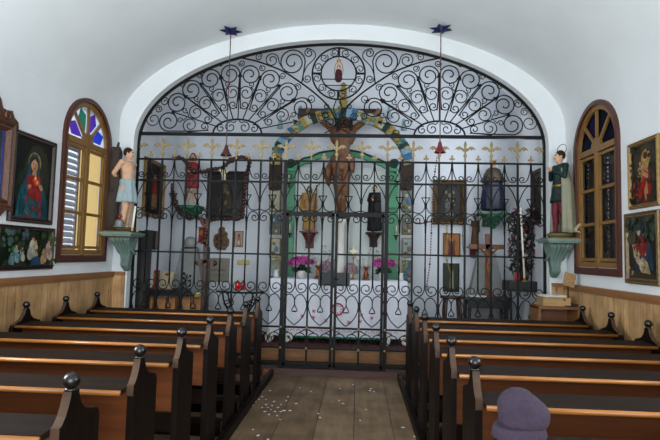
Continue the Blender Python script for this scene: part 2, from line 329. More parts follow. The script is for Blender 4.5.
def window(name, X, yc, sgn, left):
    # local (u, v, d): u along the wall, v up, d out of the wall into the room
    T = Matrix(((0, 0, sgn, X), (1, 0, 0, yc), (0, 1, 0, 0), (0, 0, 0, 1)))
    root = D.objects.new(name, None); C.objects.link(root); root['kind'] = 'structure'; root.location = (X, yc, WBOT)
    TI = Matrix.Translation((-X, -yc, -WBOT)) @ T
    mb = MB(TI); ringarch(mb, .498, .550, 1.575, 1.49, -.06, .035); mb.build('window_frame', redbrown, root)
    mb = MB(TI); ringarch(mb, .440, .499, 1.64, 1.58, -.05, .006); mb.box((0, 2.96, -.01), (.89, .07, .05)); mb.box((0, 2.25, -.01), (.06, 1.36, .045))
    f = mb.build('sash_frame', oak, root)
    for s in (-1, 1):
        mb = MB(TI); x0, x1 = (.03, .442) if s > 0 else (-.442, -.03)
        mb.box((x0+.016, 2.285, -.02), (.032, 1.27, .035)); mb.box((x1-.016, 2.285, -.02), (.032, 1.27, .035))
        for z in (1.67, 2.09, 2.50, 2.895): mb.box(((x0+x1)/2, z, -.02), (x1-x0, .036, .032))
        c = mb.build('casement', oak, root)
        MB(TI).add([(x0+.02, 1.67, -.025), (x1-.02, 1.67, -.025), (x1-.02, 2.9, -.025), (x0+.02, 2.9, -.025)], [(0, 1, 2, 3)]).build('pane', clear, c)
    # fanlight: petals of coloured glass between radiating bars
    mb = MB(TI); R = .445
    for k in range(1, 4):
        a = PI*k/4; p = Vector((math.cos(a), math.sin(a)))
        mb.prism([(p.x*.06+p.y*.017, WS+p.y*.06-p.x*.017), (p.x*R+p.y*.017, WS+p.y*R-p.x*.017), (p.x*R-p.y*.017, WS+p.y*R+p.x*.017), (p.x*.06-p.y*.017, WS+p.y*.06+p.x*.017)], -.04, 0, 'xy')
    mb.prism([(.12*math.cos(a), WS+.12*math.sin(a)) for a in [PI*i/8 for i in range(9)]], -.045, .005, 'xy')
    fl = mb.build('fanlight_bars', oak, root)
    cols = [sblue, sviol, sgreen, sviol] if left else [sdark, sviol, sdark, sdark]
    for k in range(4):
        a = PI*(k+.5)/4; p = Vector((math.cos(a), math.sin(a))); q = Vector((-p.y, p.x)); w0 = .095
        pet = [p*.115, p*.22+q*.05, p*.33+q*w0, p*.44, p*.33-q*w0, p*.22-q*.05]
        m_ = MB(TI); m_.add([(v.x, v.y+WS, -.025) for v in pet], [tuple(range(6))]); m_.build('stained_pane', cols[k], fl)
        for t_ in (-1, 1):
            b_ = Vector((math.cos(a+t_*PI/8), math.sin(a+t_*PI/8)))
            m_ = MB(TI); m_.add([(v.x, v.y+WS, -.025) for v in (p*.115, b_*.115, b_*.445, p*.44, p*.33+q*w0*t_, p*.22+q*.05*t_)], [tuple(range(6))]); m_.build('pale_pane', spale if left else sdark, fl)
    # shutters outside
    for s in (-1, 1):
        x0, x1 = (.0, .50) if s > 0 else (-.50, -.0)
        if left and s > 0:
            mb = MB(TI); N_ = 14
            for i in range(N_): mb.add([(x0+(x1-x0)*i/N_, 1.6, -.10+.006*(i % 2)), (x0+(x1-x0)*(i+1)/N_, 1.6, -.10+.006*((i+1) % 2)), (x0+(x1-x0)*(i+1)/N_, 2.93, -.10+.006*((i+1) % 2)), (x0+(x1-x0)*i/N_, 2.93, -.10+.006*(i % 2))], [(0, 1, 2, 3)])
            mb.build('blind', blind, root); continue
        mb = MB(TI)
        for z in (1.60, 2.92): mb.box(((x0+x1)/2, z, -.10), (x1-x0, .05, .02))
        for x in (x0+.02, x1-.02): mb.box((x, 2.26, -.10), (.04, 1.3, .02))
        n_ = 17 if left else 24
        for i in range(n_):
            z = 1.63+1.28*(i+.5)/n_; h = .028 if left else .034
            mb.add([(x0+.04, z-h, -.085), (x1-.04, z-h, -.085), (x1-.04, z+h, -.125), (x0+.04, z+h, -.125)], [(0, 1, 2, 3)])
            mb.add([(x0+.04, z-h+.008, -.085), (x1-.04, z-h+.008, -.085), (x1-.04, z+h+.008, -.125), (x0+.04, z+h+.008, -.125)], [(0, 1, 2, 3)])
        mb.build('louvre_shutter', shut_white if left else shut_brown, root)
    if not left:
        m_ = MB(TI); m_.prism([(.5*math.cos(a), WS+.5*math.sin(a)) for a in [PI*i/16 for i in range(17)]], -.12, -.10, 'xy'); m_.build('fan_light_blocker', shut_brown, root)  # added board that keeps daylight out of the right fanlight
    return root
window('window_1', WL, LYC, 1, True); window('window_2', WR, RYC, -1, False)

# ================================================================ PEWS
def make_pew(cx, label, group):
    r = thing('pew', label, 'pew', (0, 0, 0), 0, group); L = 2.03; h = L/2
    prof = [(-.085, 0), (-.085, .885), (-.10, .885), (-.10, .94), (-.085, .945), (-.062, .972), (-.045, 1.005), (-.03, 1.045), (-.028, 1.062),
            (.03, 1.062), (.032, 1.045), (.05, 1.0), (.085, .968), (.14, .95), (.19, .938), (.208, .915), (.212, .88), (.212, 0)]
    wall_prof = [(-.205, 0), (-.205, .90), (-.19, .93), (-.14, .95), (-.085, .968), (-.05, 1.0)]+prof[7:]
    for s, prof in ((1, prof), (-1, wall_prof)):
        mb = MB(); x1 = s*h; x0 = s*(h-.038); n = len(prof)
        vs = [(x0, y, z) for y, z in prof]+[(x1, y, z) for y, z in prof]
        mb.add(vs, [tuple(range(n)), tuple(range(2*n-1, n-1, -1))], 0)
        for i in range(n):
            j = (i+1) % n; mb.add([vs[i], vs[j], vs[n+j], vs[n+i]], [(0, 1, 2, 3)], 1 if 2 <= i <= 7 else 0)
        e = mb.build('end_panel', [pewdark, pewside], r)
        mb = MB(); mb.lathe([(.012, 1.058), (.026, 1.062), (.024, 1.07), (.018, 1.075)]+[(.034*math.sin(a)+1e-4, 1.102-.034*math.cos(a)) for a in [PI*(i+1.2)/12.2 for i in range(0, 12)]], 20, c=(s*(h-.019), 0, 0))
        mb.build('knob', knobm, e)
    iw = L-.076
    mb = MB(); mb.add([(-iw/2, -.165, .905), (iw/2, -.165, .905), (iw/2, -.165, .932), (-iw/2, -.165, .932), (-iw/2, .05, .915), (iw/2, .05, .915), (iw/2, .05, .942), (-iw/2, .05, .942)],
        [(0, 1, 5, 4), (3, 7, 6, 2), (4, 5, 6, 7), (0, 4, 7, 3), (1, 2, 6, 5)], 0)
    mb.build('book_ledge', pewledge, r)
    MB().tube([(-iw/2-.0, -.168, .916), (iw/2, -.168, .916)], .0145, 10).build('ledge_nosing', pewnose, r)
    MB().box((0, -.055, .755), (iw, .022, .31)).box((0, -.068, .615), (iw, .012, .035)).build('back_panel', pewpanel, r)
    MB().add([(-iw/2, .03, .45), (iw/2, .03, .45), (iw/2, .33, .46), (-iw/2, .33, .46), (-iw/2, .03, .425), (iw/2, .03, .425), (iw/2, .33, .43), (-iw/2, .33, .43)],
        [(0, 1, 2, 3), (4, 7, 6, 5), (0, 4, 5, 1), (1, 5, 6, 2), (2, 6, 7, 3), (3, 7, 4, 0)]).build('seat', pewdark, r)
    MB().box((0, -.14, .13), (iw, .14, .025)).box((0, -.14, .06), (iw, .02, .12)).build('kneeler', pewdark, r)
    return r
ordn = ['nearest', 'second nearest', 'third nearest', 'middle', 'fifth from the front of the photo', 'second from the grille', 'front one by the grille']
names = {0: 'nearest the camera', 1: 'second from the camera', 2: 'third from the camera', 3: 'fourth of seven, the middle one', 4: 'fifth from the camera', 5: 'last but one before the grille', 6: 'nearest the iron grille'}
proto = None
for side, cx, g in (('left', -2.177, 'pews left of the aisle'), ('right', 1.627, 'pews right of the aisle')):
    for i in range(7):
        o = make_pew(cx, None, g) if proto is None else copy_tree(proto)
        if proto is None: proto = o
        o.location = (cx, 2.073+.6584*i, 0)
        if side == 'right': o.scale = (-1, 1, 1)
        ex = ', purple hat on its knob' if (side == 'right' and i == 0) else ''
        tag(o, 'dark wooden pew %s of the aisle, %s%s' % (side, names[i], ex), 'pew', g)
for nm, x in (('left', -1.125), ('right', .59)):
    o = MB().box((x, 4.3, .045), (.05, 5.1, .09)).build('floor_rail', pewdark)
    tag(o, 'long dark floor rail along the %s side of the aisle, under the pew ends' % nm, 'rail')
# hat on the knob of the nearest right pew
felt = M('purple_felt', '33283a', .95, var=.12, scale=60, bump=.5)
hb = thing('hat', 'purple-grey felt hat hung over the knob of the nearest right pew', 'hat', (.655, 2.035, .990))
# HATMESH
# ================================================================ WROUGHT IRON GRILLE
GL = CX-2.86; BAY = .3575; HB = BAY/2
def gx(k): return GL+BAY*k
Zt, Zf, Za, Zb_, Zd, Zm, Zh, Zl, Zk = 3.335, 3.015, 2.965, 2.66, 2.225, 1.66, 1.21, .645, .365
gr = thing('iron_grille', 'black wrought iron grille filling the arch, scrolled lunette and gilt lilies over a double gate', 'grille', (CX, G, 0))
def P3(pts, d=0): return [(u-CX, d, z) for u, z in pts]
def iron_part(name, paths, parent=gr, m=iron):
    mb = MB()
    for p, r, *s in paths: mb.tube(P3(p) if len(p[0]) == 2 else p, r, s[0] if s else 5)
    return mb.build(name, m, parent)
def spiral(c, r, a0, turns, sgn=1, rin=.18, n=None):
    n = n or int(9+turns*13); out = []
    for i in range(n+1):
        t = i/n; q = r*(1-(1-rin)*t**1.8); a = a0+sgn*2*PI*turns*t
        out.append((c[0]+q*math.cos(a), c[1]+q*math.sin(a)))
    return out
def cm(P, n=5): return [(v[0], v[1]) for v in [tuple(p) for p in catmull([(a, b, 0) for a, b in P], n)]]
# frame and horizontals
mb = MB(); mb.tube(P3([(gx(0), 0)]+[(CX-2.86*math.cos(PI*i/60), AZ+.0+(AB-.02)*math.sin(PI*i/60)) for i in range(61)]+[(gx(16), 0)]), .022, 4)
mb.build('arch_frame', iron, gr)
def hbar(x0, x1, z, h, name='crossbar', parent=gr, d=.02): return MB().box(((x0+x1)/2-CX, 0, z), (x1-x0, d, h)).build(name, iron, parent)
hbar(gx(0), gx(16), Zt, .042, d=.045)
for z in (Za, Zb_): hbar(gx(0), gx(16), z, .026)
for a, b in ((0, 6), (10, 16)):
    for z in (1.64 if a == 0 else 1.68, Zl, Zk): hbar(gx(a), gx(b), z, .024)
    hbar(gx(a), gx(b), .14, .04)
hbar(gx(6), gx(10), Zd+.012, .022)
for k in range(17):
    if k in (7, 8, 9): zb = Zd
    else: zb = 0.1
    MB().box((gx(k)-CX, 0, (zb+Za)/2), (.024 if k not in (6, 10) else .05, .024, Za-zb)).build('upright', iron, gr)
# gilt lilies and crosslets
fm = MB()
fm.prism([(0, .305), (.016, .27), (.02, .24), (.012, .205), (.03, .19), (.03, .175), (.012, .165), (.010, .12), (.024, .10), (.026, .085), (.012, .07), (.008, 0), (-.008, 0), (-.012, .07), (-.026, .085), (-.024, .10), (-.010, .12), (-.012, .165), (-.03, .175), (-.03, .19), (-.012, .205), (-.02, .24), (-.016, .27)], -.009, .009)
for s in (1, -1):
    fm.prism([(s*a, b) for a, b in [(.01, .168), (.035, .20), (.062, .223), (.095, .225), (.125, .205), (.138, .178), (.115, .19), (.098, .182), (.088, .165), (.075, .185), (.055, .178), (.03, .155), (.012, .15)]], -.007, .007)
fl = fm.build('fleur_de_lis', gold, gr, (gx(0)-CX+.0, 0, Za+.01))
cr = MB().prism([(.006, 0), (.006, .035), (.03, .03), (.04, .045), (.03, .06), (.008, .055), (.016, .085), (0, .105), (-.016, .085), (-.008, .055), (-.03, .06), (-.04, .045), (-.03, .03), (-.006, .035), (-.006, 0)], -.006, .006).build('crosslet', gold, gr, (gx(0)+HB-CX, 0, Za+.01))
for k in range(17):
    if k: o = fl.copy(); C.objects.link(o); o.parent = gr; o.location.x = gx(k)-CX
    if 0 < k < 16: o = cr.copy(); C.objects.link(o); o.parent = gr; o.location.x = gx(k)+HB-CX
gate = []
for s in (0, 1):
    g_ = MB(); x0, x1 = (gx(6)+.03, gx(8)-.008) if s == 0 else (gx(8)+.008, gx(10)-.03)
    for x in (x0+.018, x1-.018): g_.box((x-CX, 0, (Zd+.12)/2), (.036, .036, Zd-.12))
    g_.box(((x0+x1)/2-CX, 0, Zd-.018), (x1-x0, .036, .04)).box(((x0+x1)/2-CX, 0, .13), (x1-x0, .036, .055))
    lf = g_.build('gate', iron, gr); gate.append(lf); lf['label'] = 'left gate leaf' if s == 0 else 'right gate leaf'
    for z in (Zm, Zl, Zk): hbar(x0, x1, z, .026, 'gate_crossbar', lf, .026)
    k = 7 if s == 0 else 9
    MB().box((gx(k)-CX, 0, (Zd+.13)/2), (.024, .024, Zd-.13)).build('gate_upright', iron, lf)
stud = None
brassm = M('brass_stud', '9c8350', .4, .4)
for x in (gx(6), gx(7), gx(8), gx(9), gx(10)):
    for z in (Zl, Zk):
        if stud is None: stud = MB().ball((0, 0, 0), .019, 0, 8).build('stud', brassm, gr, (x-CX, -.03, z))
        else: o = stud.copy(); C.objects.link(o); o.parent = gr; o.location = (x-CX, -.03, z)
mb = MB(); mb.box((-.0, -.03, 1.28), (.06, .02, .16)).tube([(0.012, -.05, 1.32), (.07, -.055, 1.32)], .008); mb.build('gate_lock', iron, gate[1])
# scrollwork of the bays
def half(cx, s):
    def q(P): return [(cx+s*u, z) for u, z in P]
    a = [q(cm([(.172, Za-.01), (.168, 2.88), (.15, 2.80), (.12, 2.73), (.085, 2.705)]) + [(u, z) for u, z in spiral((.062, 2.745), .040, -1.2, 1.15, -1)])]
    b = [q(cm([(.130, 2.645), (.09, 2.60), (.05, 2.52), (.020, 2.44), (.012, 2.37)])),
         q(cm([(.125, 2.468), (.15, 2.42), (.163, 2.39), (.167, 2.35), (.15, 2.295), (.11, 2.26), (.06, 2.255), (.012, 2.27)])),
         q(cm([(.174, 1.98), (.170, 2.10), (.15, 2.19), (.11, 2.232), (.065, 2.232), (.03, 2.205)])+spiral((.064, 2.155), .052, 2.3, 1.2, 1)[1:]),
         q([(.120, 2.472), (.18, 2.472)])]
    c = [q(cm([(.174, 1.5), (.174, 1.24), (.15, 1.15), (.105, 1.112)]) + spiral((.09, 1.19), .070, -1.7, 1.1, -1))]
    d = [q(cm([(.176, 1.03), (.155, 1.07), (.11, 1.095), (.06, 1.075), (.02, 1.0), (.014, .92), (.045, .82), (.10, .74), (.178, .675)])),
         q(cm([(.177, 1.03), (.177, .955), (.160, .915), (.142, .88), (.150, .860), (.178, .865)])), q([(.142, .862), (.18, .856)])]
    e = [q(spiral((.09, .49), .085, -.6, 1.3, 1, .3)), q(cm([(.016, .62), (.05, .60), (.10, .575)]))]
    return a, b, c, d, e
for k in range(16):
    A = [[], [], [], [], []]
    for cx, s in ((gx(k), 1), (gx(k+1), -1)):
        for L_, h_ in zip(A, half(cx, s)): L_ += h_
    ga = 6 <= k <= 9; par = gr if not ga else gate[0 if k < 8 else 1]
    zt_i, zb_i = Za, 1.42
    iron_part('bay_scroll', [(p, .0075) for p in A[0]])
    mid = [(p, .0075) for p in A[1]]
    iron_part('bay_scroll', mid)
    iron_part('gate_scroll' if ga else 'bay_scroll', [(p, .0075) for p in A[2]+A[3]], par)
    iron_part('gate_scroll' if ga else 'bay_scroll', [(p, .0075) for p in A[4]], par)
    x = gx(k)+HB
    iron_part('slender_upright', [([(x, Za), (x, Zd)], .009)])
    iron_part('slender_upright', [([(x, Zd), (x, 1.24)], .010)], par)
# lunette fans
HX, HZ = gx(4), Zt+.02
def fan(mir):
    def W(P): return [(2*CX-u if mir else u, z) for u, z in P]
    hub = [(HX+.35*math.cos(a), HZ+.20*math.sin(a)) for a in [PI*i/20 for i in range(21)]]
    hubs = [(W(hub), .014)]
    for s in (-1, 1):
        hubs.append((W([(HX+s*.02, HZ+.18)]+[(HX+s*u, HZ+z) for u, z in spiral((.10, .09), .075, 2.2, 1.3, -1)]), .008))
        hubs.append((W([(HX+s*u, HZ+z) for u, z in spiral((.24, .07), .055, 2.0, 1.2, -1)]), .008))
    iron_part('fan_hub', hubs)
    TH = [22.5, 40, 60, 79.6, 99, 117.8, 137.6, 154, 171]; RR = [71.4, 66.6, 64.6, 62, 62.3, 64, 66.8, 71, 72.8]
    def hr(a): return 1/math.sqrt((math.cos(a)/.35)**2+(math.sin(a)/.20)**2)
    rays = []
    for k in range(9):
        a = math.radians(12 if k == 0 else (TH[k-1]+TH[k])/2); r1 = .0137*(RR[max(k-1, 0)]+RR[k])/2+(.03 if k else -.1)
        p0 = (HX+hr(a)*math.cos(a), HZ+hr(a)*math.sin(a)); p1 = (HX+r1*math.cos(a), HZ+r1*math.sin(a))
        rays.append((W([p0, p1]), .009))
        tip = Vector((p1[0], p1[1])); d = Vector((math.cos(a), math.sin(a))); nn = Vector((-d.y, d.x))
        for s in (-1, 1): rays.append((W([tuple(tip), tuple(tip-d*.06+nn*.03*s)]), .010))
    for k_ in range(0, len(rays), 3): iron_part('fan_ray', rays[k_:k_+3])
    for k in range(9):
        a = math.radians(TH[k]); Rk = RR[k]*.01395; f = Rk/.87
        d = Vector((math.cos(a), math.sin(a))); nn = Vector((-d.y, d.x)); hc = -1 if k < 4 else 1
        if k == 8: hc = -1
        def L2(u, v): p = Vector((HX, HZ))+d*u+nn*v*hc; return (p.x, p.y)
        big = spiral((Rk, 0), .142, -PI/2, 1.7, 1, .14)
        iron_part('fan_scroll', [(W([L2(u, v) for u, v in cm([(.36*f, -.03), (.50*f, -.065), (.68*f, -.105), (Rk-.08, -.128)], 5)+big]), .0095)])
        A_ = spiral((.60*f, 0.0), .10, -PI/2, 1.5, 1, .15)[::-1]; B_ = spiral((.42*f, .012), .058, -PI/2, 1.35, -1, .2)
        iron_part('fan_scroll', [(W([L2(u, v) for u, v in A_+B_]), .008)])
        iron_part('fan_curl', [(W([L2(u, v) for u, v in cm([(.66*f, .10), (.70*f, .05)], 3)+spiral((.735*f, .045), .04, PI, 1.2, -1)]), .007)])
for mir in (False, True):
    fan(mir)
    def W(P): return [(2*CX-u if mir else u, z) for u, z in P]
    iron_part('sweeping_arc', [(W(cm([(-.32+(x-338.6)*.01395, 4.232+(73.6-y)*.01395) for x, y in ((236, 57), (254, 61), (270, 66.6), (283.6, 72.5), (299.5, 83), (315, 94.5), (329, 108), (336.5, 122), (338.3, 134))], 5)), .013)])
    def pz(x, y): return (-.32+(x-338.6)*.01395, 4.232+(73.6-y)*.01395)
    sp = []
    c = pz(291, 61.8); sp.append((W([pz(301, 84), pz(302.5, 74)]+spiral(c, .183, .1, 2.0, 1, .12)), .010))
    c = pz(269.6, 59.5); sp.append((W([pz(280, 67), pz(277, 62)]+spiral(c, .095, .3, 1.6, 1)), .008))
    c = pz(306.5, 79); sp.append((W(cm([pz(305, 47), pz(312.5, 50), pz(314, 57), pz(306, 66), pz(302, 76)], 5)+spiral(c, .055, PI, 1.4, 1)), .008))
    c = pz(307.5, 52); sp.append((W(spiral(c, .062, .8, 1.5, 1)), .008))
    c = pz(256, 56.5); sp.append((W(spiral(c, .05, .3, 1.4, 1)), .007))
    iron_part('spandrel_scroll', sp)
    # small scrolls along the rim, outside the fan
    rim = []
    for (x, y, r, a, s) in ((147.5, 123, .10, 1.8, 1), (159, 104, .06, 0, 1), (152.5, 112, .05, 2, -1), (143.5, 112, .04, 2, -1), (177, 86, .04, 1, 1), (194, 76, .04, 1, -1), (216, 64, .035, 0, 1), (238, 63, .045, 3, 1), (260, 68, .045, 2, 1), (281, 76, .045, 3, 1), (297, 88, .05, 3, -1), (311, 100, .06, 3, 1), (322, 119, .06, 3, -1), (312, 118, .05, 0, 1), (327, 108, .035, 0, 1)):
        rim.append((W(spiral(pz(x, y), r, a, 1.5, s)), .007))
    for r_ in rim: iron_part('rim_scroll', [r_])
    iron_part('centre_curl', [(W(spiral((CX-.10, 3.52), .075, .3, 1.5, -1)), .008), (W(cm([(CX-.02, 3.86), (CX-.06, 3.72), (CX-.02, 3.6), (CX-.04, 3.45), (CX-.18, 3.37)])), .008)])
rc = (CX, 4.232)
iron_part('ring', [(arc(*rc, .376, 0, 2*PI, 44), .013)]); iron_part('ring', [(arc(*rc, .25, 0, 2*PI, 36), .011)])
rs = []
for k in range(12):
    a = PI/12+PI/6*k; a2 = a+.16; s = 1 if k % 2 else -1
    rs.append(([(rc[0]+.313*math.cos(a-.05)+u, rc[1]+.313*math.sin(a-.05)+z) for u, z in spiral((0, 0), .056, a+PI/2*s, 1.4, s)], .007))
for k in range(4):
    a = PI/2*k; rs.append(([(rc[0]+.25*math.cos(a), rc[1]+.25*math.sin(a)), (rc[0]+.376*math.cos(a), rc[1]+.376*math.sin(a))], .016))
for r_ in rs: iron_part('ring_scroll', [r_])
iron_part('figure_rest', [([(CX-.235, 4.15), (CX+.235, 4.15)], .008), ([(CX-.19, 4.06), (CX+.19, 4.06)], .007)])
# ================================================================ FIGURES
def c_(hexcol, rough=.6, **k):
    return M('painted_'+hexcol, hexcol, rough, var=k.pop('var', .2), scale=k.pop('scale', 30), bump=k.pop('bump', .1), spec=k.pop('spec', .25), **k)
def blob(name, prims, mats, parent, vox=.008, smooth=2, loc=None, rot=None, scale=None):
    """one continuous surface grown round capsules and ellipsoids; every face takes the colour of its nearest one"""
    mb = MB(); P = []
    for p in prims:
        if p[0] == 'c':
            _, a, b, ra, rb, mi = p; a = Vector(a); b = Vector(b)
            n = max(3, int((b-a).length/(vox*4)))
            mb.tube([a, b], [ra, rb], 10); mb.ball(a, ra, seg=10); mb.ball(b, rb, seg=10); P.append(('c', a, b, ra, rb, mi))
        else:
            _, c, r, mi = p[:4]; mb.ball(c, 1, seg=14, T=None, sc=(1, 1, 1)); k = len(mb.v)-15*0
            # rescale the unit ball just added
            m_ = 7; cnt = 8*14
            R = p[4].to_matrix() if len(p) > 4 else None
            for i in range(len(mb.v)-cnt, len(mb.v)):
                v = mb.v[i]-Vector(c); v = Vector((v.x*r[0], v.y*r[1], v.z*r[2]))
                if R: v = R @ v
                mb.v[i] = Vector(c)+v
            P.append(('e', Vector(c), r, mi, R))
    o = mb.build(name, mats)
    md = o.modifiers.new('r', 'REMESH'); md.mode = 'VOXEL'; md.voxel_size = vox
    md2 = o.modifiers.new('s', 'SMOOTH'); md2.iterations = smooth; md2.factor = .5
    dg = bpy.context.evaluated_depsgraph_get(); me = D.meshes.new_from_object(o.evaluated_get(dg)); me.name = name
    old = o.data; o.modifiers.clear(); o.data = me; D.meshes.remove(old)
    me.materials.clear()
    for m in mats: me.materials.append(m)
    n = len(me.polygons); cc = np.empty(n*3); me.polygons.foreach_get('center', cc); cc = cc.reshape(-1, 3)
    best = np.full(n, 1e9); idx = np.zeros(n, dtype=int)
    for p in P:
        if p[0] == 'c':
            a, b = np.array(p[1]), np.array(p[2]); ab = b-a; L_ = ab@ab+1e-12
            t = np.clip((cc-a)@ab/L_, 0, 1); d = np.linalg.norm(cc-a-t[:, None]*ab, axis=1)-(p[3]+(p[4]-p[3])*t); mi = p[5]
        else:
            q = cc-np.array(p[1])
            if p[4] is not None: q = q@np.array(p[4])
            r = np.array(p[2]); k = np.linalg.norm(q/r, axis=1); d = (k-1)*np.linalg.norm(q, axis=1)/np.maximum(k, 1e-6); mi = p[3]
        s = d < best; best[s] = d[s]; idx[s] = mi
    me.polygons.foreach_set('material_index', idx.astype(np.int32)); me.polygons.foreach_set('use_smooth', [True]*n); me.update()
    o.parent = parent
    if loc is not None: o.location = loc
    if rot is not None: o.rotation_euler = rot
    if scale is not None: o.scale = (scale,)*3
    return o
def body(J=None, skin=0, hair=1, top=None, legs=None, feet=None, long_hair=False, beard=False, w=1.0, hands=True, halfarm=None):
    """standing figure one unit tall, looking along -y; J overrides joints"""
    j = dict(head=(0, 0, .925), neck=(0, .008, .845), chest=(0, .005, .74), belly=(0, 0, .62), hip=(0, .0, .53),
             shL=(-.10, .01, .81), shR=(.10, .01, .81), elL=(-.135, .01, .65), elR=(.135, .01, .65), haL=(-.135, -.04, .51), haR=(.135, -.04, .51),
             hpL=(-.045, 0, .50), hpR=(.045, 0, .50), knL=(-.05, -.01, .27), knR=(.05, -.01, .27), anL=(-.05, .01, .045), anR=(.05, .01, .045), look=(0, -1, 0))
    j.update(J or {}); top = skin if top is None else top; legs = skin if legs is None else legs; feet = legs if feet is None else feet
    ha = top if halfarm is None else halfarm
    V = {k: Vector(v) for k, v in j.items()}; h = V['head']; lk = V['look'].normalized(); up = Vector((0, 0, 1)); sd_ = lk.cross(up).normalized()
    p = [('e', h, (.047, .055, .066), skin, lk.to_track_quat('-Y', 'Z')), ('c', h-up*.02, h-up*.045+lk*.02, .04, .03, skin), ('c', V['neck'], h, .026, .028, skin),
         ('c', h+lk*.05+up*.012, h+lk*.062-up*.008, .007, .010, skin)]
    for s in (-1, 1):
        p.append(('e', h+sd_*s*.019+lk*.049+up*.008, (.008, .008, .006), 2)); p.append(('e', h+sd_*s*.047-up*.004, (.008, .012, .016), skin))
    p.append(('e', h+lk*.052-up*.026, (.014, .008, .005), 3))
    p.append(('e', h-lk*.012+up*.018, (.054, .058, .062), hair, lk.to_track_quat('-Y', 'Z')))
    if long_hair:
        for s in (-1, 1): p.append(('c', h-lk*.01+sd_*s*.045, h-lk*.015+sd_*s*.05-up*.11, .026, .022, hair))
    if beard: p.append(('c', h+lk*.04-up*.045, h+lk*.045-up*.075, .028, .014, hair))
    p += [('e', V['chest'], (.092*w, .062, .105), top), ('e', V['chest']+lk*0+up*.05, (.10*w, .055, .05), top), ('c', V['belly'], V['chest'], .066, .074, top), ('c', V['hip'], V['belly'], .078, .064, top), ('e', V['hip']-up*.01, (.085, .066, .055), legs if legs != skin else top)]
    for s in 'LR':
        p += [('c', V['chest']+up*.06, V['sh'+s], .042, .036, top), ('c', V['sh'+s], V['el'+s], .034, .026, top), ('c', V['el'+s], V['ha'+s], .026, .017, ha)]
        d = (V['ha'+s]-V['el'+s]).normalized(); pm = V['ha'+s]+d*.03; q = d.cross(Vector((0, 1, .3))).normalized()
        p.append(('e', pm, (.017, .014, .02), skin))
        if hands:
            for k in range(4):
                f0 = pm+q*(k-1.5)*.0105; L_ = (.030, .038, .035, .026)[k]; md_ = f0+d*L_*.6
                p += [('c', f0, md_, .0062, .0058, skin), ('c', md_, md_+(d+lk*.5).normalized()*L_*.55, .0058, .005, skin)]
            p.append(('c', pm-d*.01+q*.014, pm+q*.030+d*.016, .0068, .0055, skin))
        p += [('c', V['hip'], V['hp'+s], .07, .062, legs), ('c', V['hp'+s], V['kn'+s], .060, .040, legs), ('c', V['kn'+s], V['kn'+s]*.5+V['an'+s]*.5+Vector((0, .008, 0)), .037, .035, legs), ('c', V['kn'+s]*.5+V['an'+s]*.5, V['an'+s], .034, .022, legs),
              ('c', V['an'+s]-up*.018+Vector((0, .012, 0)), V['an'+s]+Vector((0, -.075, -.028)), .021, .015, feet)]
    return p
def cloth(name, prof, m, parent, fold=.06, nf=9, seg=40, loc=(0, 0, 0), sy=.72, sx=1, rot=None, fz=None):
    mb = MB(); mb.lathe(prof, seg, sx=sx, sy=sy, fold=fold, nf=nf, fz=fz)
    return mb.build(name, m, parent, loc, rot)
skinm = c_('c9a184', .5, var=.06); hairb = c_('33200f', .7); eyem = c_('1b1310', .3); lipm = c_('8e4a3f', .5); goldm = M('gilding', 'b08a42', .35, .6, var=.2, scale=20, bump=.1)
verdi = M('green_painted_wood', '6f877e', .55, var=.15, scale=9, bump=.15); verdi2 = M('green_console_paint', '1f6b46', .5, var=.2, scale=12, bump=.15)

def console(label, p, w_, h_, m, top_h=.05, depth=.4, back=YF, rug=True, m2=None):
    """moulded shelf on a scrolled bracket, p = middle of its top edge"""
    x, y, z = p; t = thing('console', label, 'shelf', (x, y, z)); y1 = back-y
    mb = MB(); mb.box((0, (y1-depth/2)/2, -top_h*.3), (w_, depth/2+y1, top_h*.6)).box((0, (y1-depth/2)/2+.01, -top_h*.8), (w_*.9, depth/2+y1-.02, top_h*.5))
    mb.build('shelf_top', m, t)
    mb = MB()
    for k in range(int(w_/.032)): mb.box((-w_*.45+.03*k+.02, -depth/4-.004*0-.0, -top_h*1.15), (.016, .02, .022))
    mb.build('dentil_row', m2 or m, t)
    mb = MB(); P_ = catmull([(-depth*.12, -top_h*1.0, .30), (-depth*.16, -top_h*2.0, .30), (y1*.15, -h_*.38, .24), (y1*.45, -h_*.55, .17), (y1*.5, -h_*.72, .13), (y1*.45, -h_*.85, .12), (y1*.8, -h_, .08)], 4)
    vs = []; 
    for v in P_: vs += [(-w_*v.z, v.x, v.y), (w_*v.z, v.x, v.y), (w_*v.z*.9, y1, v.y), (-w_*v.z*.9, y1, v.y)]
    k_ = len(P_); mb.add(vs, [(4*i+j, 4*i+(j+1) % 4, 4*i+4+(j+1) % 4, 4*i+4+j) for i in range(k_-1) for j in range(4)]+[(0, 1, 2, 3), (4*k_-4, 4*k_-3, 4*k_-2, 4*k_-1)])
    for u in (-.6, -.2, .2, .6): mb.tube([(w_*v.z*u, v.x-.004, v.y) for v in P_], [.012*v.z/.3+.004 for v in P_], 6)
    for s in (-1, 1):
        mb.tube([(s*w_*.23, a, b) for a, b in [(v.x, v.y) for v in catmull([(-depth*.1, -top_h*1.6, 0), (y1*.2, -h_*.34, 0), (y1*.6, -h_*.5, 0), (y1*.9, -h_*.55, 0)], 5)]], .018, 8)
        mb.tube([(s*w_*.23, y1*.55+.05*math.cos(a)*(1-a/14), -h_*.34+.05*math.sin(a)*(1-a/14)) for a in [i*.5 for i in range(20)]], .011, 6)
    mb.build('bracket', m, t)
    if rug: MB().box((0, (y1-depth/2)/2, .008), (w_*.82, depth/2+y1-.05, .016)).build('shelf_mat', m2 or m, t)
    return t

